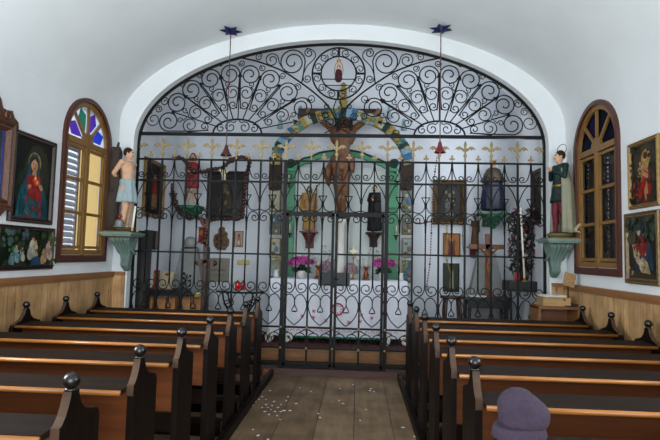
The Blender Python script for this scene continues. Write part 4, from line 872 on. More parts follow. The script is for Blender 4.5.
# sconces on the green columns
for i, (x, y, s) in enumerate(((289, 186, 1), (290, 236, 1), (397, 184, -1), (396, 238, -1))):
    p = at(x, y, 8.60); t = thing('candle_sconce', 'dark candle sconce on the %s green column of the retable, %s' % (('left', 'right')[i//2], ('upper', 'lower')[i % 2]), 'sconce', p)
    MB().tube([(0, .06, 0), (0, .0, -.02), (0, -.05, .02)], .012, 6).lathe([(.012, .0), (.05, .02), (.045, .03), (.015, .035)], 12, c=(0, -.05, .015)).build('sconce_arm', c_('2e2218', .4), t)
    MB().lathe([(.011, 0), (.011, .16), (.002, .165)], 8, c=(0, -.05, .045)).build('candle', c_('d8d2bc', .4), t)

# ---- the large crucifix
wood = M('crucifix_wood', '7d5230', .5, var=.3, scale=14, bump=.3); woodd = M('dark_beam', '2c1f17', .55, var=.2, scale=10, bump=.3); Yc = 8.50
p0 = at(341, 216, Yc); ptop = at(341, 104, Yc)
cz = thing('crucifix', 'large brown wooden crucifix hanging in front of the retable, arms spread', 'crucifix', (p0.x, Yc, p0.z))
Hc = ptop.z-p0.z; bz = at(341, 112.5, Yc).z-p0.z; xl = at(297.5, 112, Yc).x-p0.x; xr = at(380, 112, Yc).x-p0.x
MB().box(((xl+xr)/2, .10, bz), (xr-xl, .06, .18)).build('cross_beam', woodd, cz); MB().box((0, .10, Hc/2-.06), (.16, .06, Hc+.1)).build('cross_post', woodd, cz)
hh = Hc*1.0
J = dict(head=(.02, -.07, bz/hh-.055), neck=(.005, -.01, bz/hh-.125), chest=(0, -.01, bz/hh-.215), belly=(0, -.02, bz/hh-.33), hip=(0, -.01, bz/hh-.42), shL=(-.10, .0, bz/hh-.145), shR=(.10, .0, bz/hh-.145),
    elL=(-.20, .0, bz/hh-.07), elR=(.20, .0, bz/hh-.07), haL=(-.285, .01, bz/hh-.005), haR=(.285, .01, bz/hh-.005), hpL=(-.04, -.01, bz/hh-.45), hpR=(.04, -.01, bz/hh-.45), knL=(-.035, -.07, .27), knR=(.03, -.07, .27), anL=(-.01, .0, .05), anR=(.012, -.02, .05), look=(.25, -1, -.45))
blob('figure', body(J, long_hair=True, beard=True, w=1.3), [wood, c_('2a1a10'), eyem, c_('4a2a18')], cz, .007, scale=hh)
cloth('loincloth', [(.088, .0), (.10, -.02), (.108, -.07), (.105, -.12), (.10, -.15), (.08, -.145)], wood, cz, .07, 7, loc=(0, -.01*hh, (bz/hh-.385)*hh)).scale = (hh*1.02,)*3
mb = MB(); 
for i in range(22): a = 2*PI*i/22; mb.tube([(.075*hh*math.cos(a)*.75, .07*hh*math.sin(a), .012*math.sin(i*2)), (.07*hh*math.cos(a+.4)*.85, .075*hh*math.sin(a+.4), .02+.01*math.sin(i*3))], .012, 5)
mb.build('thorn_crown', c_('2a1c12'), cz, (.02*hh, -.065*hh, (bz/hh-.035)*hh))
mb = MB(); mb.tube([(-.10*hh, -.05, -.47*hh+bz), (-.13*hh, -.06, -.56*hh+bz), (-.11*hh, -.04, -.66*hh+bz)], [.05, .09, .02], 8); mb.build('cloth_knot', wood, cz)
# white pillar below
p = at(340, 246, 8.45); pz_ = at(340, 219, 8.45).z
t = thing('pedestal', 'slim white fluted pedestal standing on the altar under the crucifix', 'pedestal', (p.x, 8.48, 1.256)); MB().lathe([(.10, 0), (.10, .05), (.075, .08), (.07, pz_-1.256-.1), (.09, pz_-1.256-.05), (.10, pz_-1.256)], 24, fold=.04, nf=8).build('shaft', white, t)

# ---- robed figures
def robed(label, px, ytop, ybot, Y, robe_c, rz=0, arms=None, hairc=1, mats=None, prof=None, bracket=None, mantle=None, name='saint_statue', lh=False, beard=False, w=1, cat='statue'):
    a = at(px, ybot, Y); H = at(px, ytop, Y).z-a.z
    t = thing(name, label, cat, a, rz); J = dict(look=(0, -1, -.1)); J.update(arms or {})
    vx = max(.006, .0055/H)
    b = body(J, top=4, legs=4, feet=4, hair=hairc, long_hair=lh, beard=beard, w=w, hands=H > .45)
    sc = H*1.0/1.0
    o = blob('figure', b, mats or [skinm, hairb, eyem, lipm, robe_c], t, vx, 2, scale=sc)
    pr = prof or [(.078, .72), (.085, .64), (.09, .55), (.105, .40), (.12, .2), (.135, .03), (.12, .015)]
    c = cloth('robe', pr, robe_c, t, .06, 9); c.scale = (sc,)*3
    if mantle:
        c = cloth('mantle', mantle[1], mantle[0], t, .05, 7, sy=.8, loc=(0, .012*sc, 0)); c.scale = (sc,)*3
    return t, sc
t, s_ = robed('statue in a gold and white winged robe on a red bracket, left inside the niche', 308.5, 186, 231, 8.5, c_('b08a4e'), .3, dict(elL=(-.13, -.04, .68), haL=(-.06, -.13, .70)), beard=True, mantle=(c_('a8825a'), [(.06, .82), (.115, .74), (.12, .6), (.11, .5), (.09, .49)]), lh=True)
MB().tube([(.12*s_, -.05*s_, 0.02), (.14*s_, -.08*s_, 1.02*s_)], .010, 6).build('staff', c_('6b4d2c'), t)
wg = MB()
for s in (-1, 1): wg.prism([(s*a*s_, b*s_) for a, b in [(.06, .80), (.15, .86), (.19, .70), (.20, .5), (.17, .33), (.13, .45), (.09, .6)]], .07*s_, .09*s_)
wg.build('wings', c_('a87c3c'), t)
t, s_ = robed('bearded statue in a black robe on a dark bracket, right inside the niche', 374, 185, 232, 8.5, c_('17161a', .6, var=.1), -.3, dict(elL=(-.13, -.04, .66), haL=(-.04, -.13, .68), elR=(.13, -.04, .66), haR=(.04, -.13, .66)), beard=True, w=1.15,
   prof=[(.07, .84), (.12, .78), (.135, .66), (.14, .5), (.145, .3), (.155, .05), (.14, .02)])
MB().tube([(.02*s_, -.15*s_, .62*s_), (.02*s_, -.16*s_, .78*s_)], .008, 6).box((.02*s_, -.16*s_, .74*s_), (.05, .012, .012)).build('hand_cross', goldm, t)
redb = M('dark_red_bracket', '5e1f22', .5, var=.15, scale=15, bump=.2)
def bracket(label, px, py, Y, w_, h_, m, back, group=None):
    p = at(px, py, Y); t = thing('wall_bracket', label, 'bracket', p, 0, group); d = back-Y
    MB().box((0, d/2-w_*.15, -.012), (w_, d+w_*.3, .024)).build('bracket_top', m, t)
    mb = MB(); mb.lathe([(.012, -h_), (w_*.10, -h_*.92), (w_*.06, -h_*.8), (w_*.2, -h_*.55), (w_*.34, -h_*.25), (w_*.44, -.024)], 14, sy=.8, c=(0, d*.45, 0)); mb.box((0, d-.012, -h_*.5), (w_*.5, .022, h_*.9)); mb.build('bracket_body', m, t)
    return t
bracket('small dark red bracket under the gold-robed statue in the niche', 308.5, 231.3, 8.5, .30, .30, redb, 8.76)
bracket('small dark bracket under the black-robed statue in the niche', 374, 232.3, 8.5, .28, .26, c_('3a2c28'), 8.76)

# left wall group ------------------------------------------------
YW_ = 8.97
t, s_ = robed('bearded statue with a red cape on a green bracket, left of the altar', 191, 153, 204, 8.6, c_('b5a896'), .25, dict(elL=(-.14, -.02, .67), haL=(-.02, -.12, .60), elR=(.13, -.02, .67), haR=(.03, -.12, .60)), beard=True, lh=True,
    mats=[skinm, c_('3a2212'), eyem, lipm, skinm], prof=[(.082, .52), (.09, .5), (.10, .4), (.105, .3), (.10, .22), (.08, .22)])
cm_ = cloth('red_cape', [(.055, .82), (.105, .79), (.125, .68), (.125, .55), (.125, .42), (.13, .34), (.12, .30), (.10, .31)], M('red_cape', '96202a', .6, var=.2, scale=10, bump=.2), t, .08, 7, loc=(0, -.01*s_, 0), sy=.78); cm_.scale = (s_,)*3
mb = MB(); p = at(190, 206, 8.6)
gb = thing('wall_bracket', 'green half-round bracket under the red-caped statue', 'bracket', p, 0)
MB().lathe([(.01, -.26), (.05, -.24), (.16, -.14), (.23, -.05), (.24, -.01), (.22, .0)], 20, sy=1.0, c=(0, .02, 0)).box((0, .22, -.06), (.20, .31, .10)).build('bowl', verdi2, gb)
# blue madonna right
robe_b = M('deep_blue_robe', '0b1430', .5, var=.2, scale=10, bump=.15); mantg = M('gold_mantle', '46371f', .5, .1, var=.25, scale=30, bump=.3)
a = at(493, 212, 8.6); H = at(493, 161, 8.6).z-a.z
t = thing('saint_statue', 'crowned statue in a wide deep blue robe and gold mantle, right of the altar', 'statue', a, -.25)
blob('figure', body(dict(elL=(-.17, -.03, .66), haL=(-.24, -.08, .58), elR=(.17, -.03, .66), haR=(.24, -.08, .58), look=(0, -1, 0)), top=4, legs=4), [skinm, c_('4a2f1c'), eyem, lipm, robe_b], t, .008, scale=H)
cloth('robe', [(.06, .84), (.10, .80), (.14, .70), (.19, .5), (.225, .25), (.235, .06), (.21, .03)], robe_b, t, .035, 11, sy=.6).scale = (H,)*3
cloth('mantle', [(.075, .865), (.12, .83), (.17, .74), (.215, .6), (.205, .58), (.16, .72)], mantg, t, .04, 5, sy=.66).scale = (H,)*3
mb = MB(); mb.lathe([(.05, .965), (.058, .985), (.066, 1.0), (.05, 1.0)], 16)
for k in range(8): a_ = PI/4*k; mb.tube([(.058*math.cos(a_), .058*math.sin(a_), .99), (.066*math.cos(a_), .066*math.sin(a_), 1.035)], [.010, .004], 5)
mb.build('crown', goldm, t, scale=H)
p = at(493, 213, 8.6); gb = thing('wall_bracket', 'green carved tapering bracket under the blue-robed statue', 'bracket', p, 0)
MB().box((0, .12, -.015), (.50, .48, .03)).lathe([(.015, -.27), (.05, -.25), (.04, -.21), (.11, -.15), (.15, -.09), (.22, -.03)], 16, sy=.8, fold=.08, nf=9).box((0, .26, -.13), (.18, .20, .18)).build('bracket_body', verdi2, gb)

# pictures behind the grille
def wallpic(label, x0, y0, x1, y1, Y, fw, fm, shapes, bgc, cat='picture', name='framed_picture', **k):
    a = at(x0, y0, Y); b = at(x1, y1, Y); return picture(name, label, cat, ((a.x+b.x)/2, Y, (a.z+b.z)/2), (1, 0, 0), b.x-a.x, a.z-b.z, fw, fm, shapes, bgc=bgc, **k)
wallpic('dark square picture wreathed with wooden beads, left of the altar', 208, 171, 244, 219, 8.995, .05, darkfr, [*dabs(78, 40, -.9, .9, -.9, .9, ['1c1a12', '2a2416', '141410'], .2, .2), ('e', (0, .3, .22, .24), '4c3a22'), ('p', [(-.3, -.8), (-.2, .2), (.25, .2), (.4, -.8)], '382c1a'), *dabs(79, 22, -.25, .3, -.7, .4, ['5f4a2a', '4a3a22', '6e5a38', '2c2416'], .08, .1)], '1d1a14')
wallpic('ornate gold-framed relic picture with a silvery figure, right of the altar', 433, 180, 466, 225, 8.995, .10, giltfr, [('e', (0, 0, .7, .8), '1d1810'), ('p', [(-.35, -.7), (-.28, .1), (0, .3), (.28, .1), (.35, -.7)], '4b4a44'), *dabs(77, 26, -.4, .4, -.75, .3, ['6f6d66', '3a3832', '5a584f', '8b8778'], .06, .06), ('e', (0, .35, .12, .16), '6e6858'), ('e', (-.3, .55, .1, .1), '7c6a3c'), ('e', (.3, .55, .1, .1), '7c6a3c')], '17130d', fdep=.08)
wallpic('small orange and brown devotional picture, upper of two under the relic picture', 443, 233, 460, 257, 8.995, .015, giltfr2, [('e', (0, .2, .5, .5), '6a4428'), ('e', (0, .5, .22, .2), 'c49a74'), ('p', [(-.5, -1), (-.3, .1), (.3, .1), (.5, -1)], '5d2a2c')], 'a8662c')
wallpic('small dark green devotional picture with a pale figure, lower of two under the relic picture', 443, 263, 459, 292, 8.995, .015, darkfr, [('e', (.1, .3, .25, .4), '4f5c38'), ('p', [(-.2, -.8), (-.1, .4), (.3, .5), (.4, -.8)], '97907a')], '20301e')
wallpic('small red icon on the wall beside the wooden cross', 197, 227, 206, 243, 8.995, .01, goldm, [('e', (0, .2, .5, .4), 'c07030'), ('p', [(-.6, -1), (-.3, .0), (.4, .0), (.6, -1)], '8c1d18')], '8a2018')
wallpic('small sepia picture of a praying figure right of the wooden plaque', 235, 231, 243, 247, 8.995, .008, oak, [('e', (0, .4, .35, .3), '6d4a34'), ('p', [(-.6, -1), (-.3, .3), (.4, .3), (.6, -1)], '94705a'), ('e', (0, -.5, .3, .3), 'd8cfc0')], 'b29a80')
# angled pictures on the sanctuary side walls
picture('painting', 'narrow dark gilt-framed painting on the side wall behind the grille, far left', 'painting', (XL_+.001, 7.70, 2.62), UL, .80, .90, .06, giltfr2, [('e', (0, .1, .6, .7), '221a14'), ('e', (.05, .45, .14, .12), 'b08a68'), ('p', [(-.2, -.2), (-.15, .35), (.25, .35), (.3, -.2)], '8e2622'), ('p', [(-.25, -.8), (-.2, -.2), (.3, -.2), (.35, -.8)], '8a6242')], bgc='120e0b')
picture('painting', 'dark painting in a dull frame, half hidden behind the caped shepherd statue', 'painting', (XR_-.001, 7.26, 2.56), UR, .66, .80, .06, darkfr, [('e', (0, 0, .6, .7), '2a3022'), ('e', (0, .3, .2, .2), '5b5238')], bgc='1a1e16')
picture('framed_picture', 'small dark frame on the side wall above the tall cabinet, far left', 'picture', (XL_+.001, 7.66, at(153, 240, 7.66).z), UL, .42, .30, .03, carvedfr, [('e', (0, 0, .5, .5), '3a2f28'), ('e', (.1, .2, .2, .3), '6a5a48')], bgc='241c18')
# hanging beads: giant rosary
beadm = M('rosary_bead', '49261c', .35, var=.2, scale=20, bump=.1); YB_ = 8.45
ros = thing('rosary', 'giant wooden rosary draped in loops around the red-caped statue and the beaded picture', 'rosary', at(206, 222, YB_))
O_ = at(206, 222, YB_)
path = catmull([at(x, y, YB_) for x, y in ((206, 222), (196, 217), (184, 216), (176, 206), (172, 190), (167, 170), (166, 159), (174, 156), (184, 160), (192, 170), (202, 172), (212, 169), (222, 168), (230, 161), (240, 157), (249, 160), (248, 170), (246, 182), (244, 196), (243, 208), (240, 217), (228, 219), (216, 219), (207, 222))], 8)
mb = MB(); mb.tube([v-O_ for v in path[::3]], .005, 4); mb.build('cord', c_('2a1a14'), ros)
L_ = [0]
for a, b in zip(path, path[1:]): L_.append(L_[-1]+(b-a).length)
nb = 74; first = None; k = 0
for i in range(nb):
    d = L_[-1]*i/nb
    while k < len(L_)-2 and L_[k+1] < d: k += 1
    p = path[k].lerp(path[k+1], (d-L_[k])/max(1e-6, L_[k+1]-L_[k]))-O_
    if first is None: first = MB().lathe([(.008, -.034), (.034, -.025), (.043, 0), (.034, .025), (.008, .034)], 10).build('bead', beadm, ros, p); o = first
    else: o = first.copy(); C.objects.link(o); o.parent = ros; o.location = p
    o.scale = (1.5,)*3 if i % 11 == 0 else (1.0,)*3
hm = MB(); hm.prism([(0, -.09), (.05, -.05), (.09, .02), (.08, .07), (.04, .085), (0, .06), (-.04, .085), (-.08, .07), (-.09, .02), (-.05, -.05)], -.02, .02)
hm.build('heart', M('copper_heart', '6f3a2a', .45, var=.15, scale=15), ros, (0, -.03, -.02))
for i in range(3):
    o = first.copy(); C.objects.link(o); o.parent = ros; o.location = (0, 0, -.14-.055*i); o.scale = (1.2,)*3
MB().box((0, 0, -.40), (.05, .03, .2)).box((0, 0, -.36), (.14, .03, .045)).build('cross_pendant', beadm, ros)
dv = MB(); dv.prism([(0, .12), (.03, .09), (.07, .12), (.09, .10), (.04, .04), (.03, -.02), (.03, -.08), (-.03, -.08), (-.03, -.02), (-.04, .04), (-.09, .10), (-.07, .12), (-.03, .09)], -.012, .012)
p = at(224, 176, 8.4); tag(dv.build('dove_ornament', c_('e0d8b8', .5), None, p), 'small cream dove hanging before the beaded picture', 'ornament')
# wooden plaques
mb = MB(); mb.prism([(-.06, -.2), (.07, -.2), (.13, -.12), (.14, -.02), (.10, .04), (.11, .11), (.05, .15), (.05, .21), (-.02, .23), (-.06, .17), (-.06, .1), (-.13, .07), (-.15, -.03), (-.13, -.12)], -.02, .02)
for x, z, r in ((0, .15, .04), (-.03, .02, .07), (.05, -.06, .06), (-.05, -.12, .05), (.06, .07, .035)): mb.ball((x, -.02, z), r, 0, 10, sc=(1, .35, 1))
tag(mb.build('relief_plaque', M('carved_lime', '6e5232', .6, var=.3, scale=20, bump=.5), None, at(221.5, 239, 8.978)), 'carved brown wooden relief plaque with small figures, left of the altar', 'plaque')
p = at(219, 270, 8.979); mp = thing('stone_plaque', 'grey marble plaque with engraved lettering between the wooden cross and altar', 'plaque', p)
MB().box((0, 0, 0), (.37, .04, .43)).build('slab', M('grey_marble', '7f7b6d', .5, var=.1, scale=5), mp)
def text(body_, size, parent, loc, m, name='lettering', rot=(PI/2, 0, 0)):
    cu = D.curves.new(name, 'FONT'); cu.body = body_; cu.size = size; cu.align_x = 'CENTER'; cu.extrude = .0012
    o = D.objects.new(name, cu); C.objects.link(o); dg = bpy.context.evaluated_depsgraph_get(); me = D.meshes.new_from_object(o.evaluated_get(dg)); D.objects.remove(o); D.curves.remove(cu)
    o = D.objects.new(name, me); C.objects.link(o); me.materials.append(m); o.parent = parent; o.location = loc; o.rotation_euler = rot; return o
rnd = random.Random(5); mk = MB()
for k in range(13): mk.box((-.13+.021*k, -.021, -.0+rnd.uniform(-.004, .004)), (.007 if k % 3 else .014, .003, .045 if k % 4 else .025))
for zz in (-.075, -.105):
    for k in range(16): mk.box((-.11+.014*k, -.021, zz), (.009, .003, .010))
mk.tube([(.03+.02*math.cos(a), -.021, .13+.03*math.sin(a)) for a in [i*.5 for i in range(10)]], .004, 4)
o = mk.build('engraved_lines', c_('4a4640'), mp); o['kind'] = 'stuff'
p = at(243, 262.5, 8.991); gp = thing('brass_plaque', 'small scalloped brass plaque above the red votive glass', 'plaque', p); MB().prism([(-.12, .03), (-.09, .05), (-.05, .035), (0, .06), (.05, .035), (.09, .05), (.12, .03), (.11, 0), (.12, -.04), (.06, -.05), (0, -.04), (-.06, -.05), (-.12, -.04), (-.11, 0)], -.008, .008).build('plate', M('pale_brass', 'a79a5e', .4, .3, scale=20), gp)
# ---- standing wooden cross, grey steles, crucifix
p = at(204.5, 306, 7.24)
cr_ = thing('wooden_cross', 'brown turned wooden cross with knobbed ends standing left behind the grille', 'cross', (p.x, 7.24, .06)); b0 = 0; cw = M('red_brown_wood', '3e1b10', .45, var=.25, scale=9, bump=.15)
za = at(204, 263, 7.24).z-.06; zt = at(204, 247, 7.24).z-.06
mb = MB(); mb.box((0, 0, (za)/2), (.10, .06, za)).box((0, 0, za), (.23, .055, .115)).box((0, 0, (za+zt)/2), (.085, .055, zt-za)); 
for x, z in ((-.13, za), (.13, za), (0, zt)): mb.ball((x, 0, z), .036, 0, 10)
mb.lathe([(.02, 0), (.03, .03), (.018, .06), (.03, .09), (.005, .13)], 12, c=(0, 0, zt+.02)); mb.build('cross_body', cw, cr_)
MB().tube([(.055*math.cos(a), -.03, za+.055*math.sin(a)) for a in [2*PI*i/16 for i in range(16)]], .014, 6, closed=True).build('centre_ring', c_('6a3a22', .4), cr_)
MB().box((0, 0, .02), (.3, .2, .04)).box((0, 0, .06), (.2, .14, .05)).build('base', cw, cr_)
stone = M('grey_stele_stone', '8b8e8c', .7, var=.12, scale=7, bump=.3)
for nm, px, lab in (('l', 188, 'tall grey tapering stone stele with a round head and black branch decoration, left'), ('r', 486, 'grey tapering stone stele behind the wooden crucifix, right')):
    p = at(px, 300, 8.5); q = at(px, 248 if nm == 'l' else 252, 8.5); t = thing('stone_stele', lab, 'stele', (p.x, 8.5, .06)); b = p.z-.06; h = q.z-.06
    mb = MB(); mb.add([(-.34, -.09, 0), (.34, -.09, 0), (.34, .09, 0), (-.34, .09, 0), (-.30, -.09, b), (.30, -.09, b), (.30, .09, b), (-.30, .09, b), (-.13, -.07, h), (.13, -.07, h), (.13, .07, h), (-.13, .07, h)], [(0, 1, 5, 4), (1, 2, 6, 5), (2, 3, 7, 6), (3, 0, 4, 7), (4, 5, 9, 8), (5, 6, 10, 9), (6, 7, 11, 10), (7, 4, 8, 11), (8, 9, 10, 11)])
    mb.build('stele_body', stone, t)
    if nm == 'l':
        MB().ball((0, 0, h+.09), .11, 0, 18).build('round_head', stone, t); MB().lathe([(.12, 0), (.13, .015), (.12, .03)], 18, c=(0, 0, h-.01)).build('collar', c_('4a4a48'), t)
        mb = MB(); base = (.0, -.10, b+.05)
        mb.tube([(-.02, -.105, b+.0), (.0, -.1, b+.15), (-.03, -.095, b+.32), (.0, -.09, b+.44)], .008, 5)
        for k in range(9): z = b+.08+.04*k; s = 1 if k % 2 else -1; mb.tube([(-.01, -.1, z), (s*.05, -.1, z+.05)], .006, 4); mb.ball((s*.055, -.1, z+.055), .018, 0, 8, sc=(1, .4, 1.3))
        mb.build('iron_branch', iron, t)
cwd = M('light_crucifix_wood', '6d3f26', .45, var=.2, scale=9, bump=.15)
p = at(488, 296, 7.9); za = at(488, 246, 7.9).z-p.z; zt = at(488, 233, 7.9).z-p.z
c2 = thing('crucifix', 'medium wooden crucifix standing on the dark table right of the altar', 'crucifix', (p.x, 7.9, p.z+.0))
x0 = at(469, 246, 7.9).x-p.x; x1 = at(504, 246, 7.9).x-p.x
MB().box((0, 0, zt/2), (.085, .05, zt)).box(((x0+x1)/2, 0, za), (x1-x0, .05, .075)).box((0, 0, .02), (.2, .14, .04)).build('cross_body', cwd, c2)
h2 = (za-.06)/1.0; s2 = .62
J = dict(head=(.02, -.05, .90), haL=(-.32, -.0, .99), elL=(-.2, -.01, .90), haR=(.32, .0, .99), elR=(.2, -.01, .90), knL=(-.02, -.06, .27), knR=(.02, -.06, .27), anL=(-.005, 0, .04), anR=(.01, -.01, .04))
blob('figure', body(J, hands=False, w=.9), [c_('7d4d30', .45), c_('4a2a1a'), c_('3a2014'), c_('5d3522'), c_('7d4d30', .45)], c2, .012, 2, loc=(0, -.045, za-.98*.56), scale=.56)
# ================================================================ ALTAR TABLE OBJECTS
pot = c_('d0cfc8', .4, var=.04)
def flowers(label, px, py, Y, W_, H_, pinks, potw=.075, cream=False, z0=None):
    p = at(px, py, Y)
    if z0 is not None: p.z = z0
    t = thing('potted_flowers', label, 'plant', p)
    MB().lathe([(potw*.7, 0), (potw*.95, .10), (potw, .12), (potw*.85, .12), (potw*.8, .11)], 18).build('pot', pot, t)
    lv = MB(); rnd = random.Random(px)
    for i in range(60):
        a = rnd.uniform(0, 2*PI); e = rnd.uniform(-.1, 1.3); L_ = rnd.uniform(.6, 1)*W_; d = Vector((math.cos(a)*math.cos(e), math.sin(a)*math.cos(e)*.7, math.sin(e)*H_/W_*.8)); q = Vector((-d.y, d.x, 0)).normalized()*.035
        b = Vector((0, 0, .11)); m_ = b+d*L_*.6+Vector((0, 0, .02)); e_ = b+d*L_+Vector((0, 0, -.02))
        lv.add([b, m_+q, e_, m_-q, m_+Vector((0, 0, -.008))], [(0, 1, 2, 3), (0, 3, 4), (3, 2, 4), (2, 1, 4), (1, 0, 4)])
    lv.build('leaves', M('leaf_green', '24422a', .55, var=.3, scale=20), t)
    fl_ = MB()
    for i in range(46):
        a = rnd.uniform(0, 2*PI); r = rnd.uniform(.1, 1)*W_; c = Vector((r*math.cos(a), r*math.sin(a)*.6-.02, .13+H_*rnd.uniform(.75, 1.05)*(1-.35*(r/W_)**2)))
        for k in range(5):
            an = 2*PI*k/5+i; o_ = Vector((math.cos(an), -.35, math.sin(an)))*.026
            fl_.ball(c+o_, .020, i % len(pinks), 6, sc=(1, .6, 1))
    fl_.build('blossoms', pinks, t); return t
pinks = [c_('b53a8e', .6), c_('c95aa4', .6), c_('94286f', .6)]
flowers('white pot of bright pink flowers on the left part of the altar', 301, 276.5, 8.25, .21, .20, pinks, z0=1.262)
flowers('white pot of bright pink flowers on the right part of the altar', 383, 276.5, 8.25, .21, .20, pinks, z0=1.262)
def dried(label, px, w_, h_, cols, Y=8.36, z0=1.262, n=420):
    p = at(px, 276, Y); p.z = z0; t = thing('dried_bouquet', label, 'bouquet', p); rnd = random.Random(int(px)); mb = MB(); st_ = MB()
    for i in range(n):
        a = rnd.uniform(0, 2*PI); r = w_*math.sqrt(rnd.random()); z = h_*rnd.uniform(.3, 1)*(1-.4*(r/w_)**2); c = (r*math.cos(a), r*math.sin(a)*.5, z+.05)
        mb.ball(c, rnd.uniform(.009, .016), rnd.randrange(len(cols)), 5)
        if i % 7 == 0: st_.tube([(0, 0, 0), c], .0025, 3)
    mb.build('blossoms', cols, t); st_.build('stems', c_('5f6a4e'), t); MB().lathe([(.04, 0), (.06, .05), (.045, .1), (.05, .12)], 14).build('vase', pot, t); return t
dried('bush of small dusty pink dried flowers, left of the white pedestal', 326, .13, .26, [c_('a88a9a'), c_('96768a'), c_('b8a6ac')])
dried('bush of small dusty pink dried flowers, right of the white pedestal', 351, .12, .22, [c_('a88a9a'), c_('96768a'), c_('b8a6ac')])
copper = M('copper', '8f4a26', .3, .6, var=.2, scale=15, bump=.05)
for lab, px in (('left', 318), ('right', 366)):
    p = at(px, 276, 8.14); p.z = 1.262; t = thing('candle_holder', 'copper candle holder with a white candle stub on the altar, %s of the dark card' % lab, 'candle holder', p)
    MB().lathe([(.06, 0), (.062, .015), (.04, .03), (.025, .07), (.035, .11), (.02, .15), (.04, .19), (.055, .20), (.05, .215), (.015, .21)], 18).build('stem', copper, t)
    MB().lathe([(.022, .21), (.022, .27), (.003, .272)], 12).build('candle', c_('d9d2ba', .4), t)
p = at(353, 277, 8.2); p.z = 1.262; t = thing('star_candle_stand', 'slender stand topped by a cream four-pointed star on the altar', 'candle holder', p)
MB().lathe([(.04, 0), (.04, .01), (.01, .03), (.008, .32), (.02, .35), (.012, .37)], 12).build('stand', goldm, t)
st4 = MB(); R_ = [(.11 if k % 2 == 0 else .03) for k in range(8)]; st4.prism([(R_[k]*math.cos(PI/4*k+PI/2)*.8, R_[k]*math.sin(PI/4*k+PI/2)) for k in range(8)], -.012, .012)
st4.build('star', c_('efe3b4', .4, var=.03), t, (0, 0, .46))
for i, (px, lab) in enumerate(((276, 'small white vase with pale sprigs at the left end of the altar'), (413, 'small white vase with pale sprigs at the right end of the altar'))):
    p = at(px if i == 0 else 401, 276, 8.15); p.z = 1.262; t = thing('vase', lab, 'vase', p); MB().lathe([(.03, 0), (.045, .04), (.03, .09), (.04, .13), (.03, .12)], 14).build('body', pot, t)
    mb = MB(); rnd = random.Random(i)
    for k in range(16): a = rnd.uniform(0, 2*PI); e = Vector((math.cos(a)*.09, math.sin(a)*.05, .16+rnd.uniform(.05, .22))); mb.tube([(0, 0, .11), e*.6+Vector((0, 0, .05)), e], .003, 3); mb.ball(e, .014, 0, 5)
    mb.build('sprigs', c_('b0a86a'), t)
for i, (px, h) in enumerate(((324, .62), (366, .60))):
    p = at(px, 276, 8.5); p.z = 1.262; t = thing('dry_branch', 'tall bare silvery branch in a pot behind the altar flowers, %s of the pedestal' % ('left', 'right')[i], 'branch', p); mb = MB(); rnd = random.Random(40+i)
    for k in range(14):
        a = rnd.uniform(-1.3, 1.3); L_ = h*rnd.uniform(.6, 1); pts_ = [Vector((0, 0, .05)), Vector((math.sin(a)*L_*.35, .02, L_*.55)), Vector((math.sin(a)*L_*.6, .0, L_*.75*math.cos(a*.5)+.1))]; mb.tube(catmull(pts_, 4), .004, 4)
        mb.ball(pts_[2], .016, 0, 6, sc=(1, .5, 1)); mb.ball(pts_[1]*.5+pts_[2]*.5+Vector((.02, 0, .01)), .014, 0, 6, sc=(1, .5, 1))
    mb.build('twigs', c_('a7a294'), t); MB().lathe([(.04, 0), (.05, .08), (.04, .08)], 12).build('pot', c_('6a5a48'), t)

# small figurine resting in the ring of the grille
p = Vector((CX, G, 4.158)); t = thing('madonna_figurine', 'tiny crowned figurine in a dark red robe inside the ring atop the grille', 'figurine', p)
blob('figure', [('e', (0, -.0, .215), (.022, .022, .028), 1), ('c', (0, 0, .0), (0, 0, .12), .055, .045, 0), ('c', (0, 0, .12), (0, 0, .175), .045, .026, 0), ('c', (-.035, -.03, .13), (.0, -.045, .14), .014, .010, 1), ('c', (.035, -.03, .13), (.0, -.045, .14), .014, .010, 1), ('e', (0, -.045, .16), (.014, .012, .018), 1)], [c_('3e1620'), skinm], t, .006, 2)
MB().lathe([(.022, .235), (.026, .25), (.032, .27), (.0, .262)], 12).tube([(0, 0, .26), (0, 0, .31)], .005, 5).tube([(-.012, 0, .295), (.012, 0, .295)], .004, 5).build('crown', goldm, t)
MB().tube([(.06*math.cos(a), .02, .13+.13*math.sin(a)) for a in [2*PI*i/24 for i in range(24)]], .005, 5, closed=True).build('ray_halo', M('dull_gold_wire', '8f7c46', .4, .5), t)

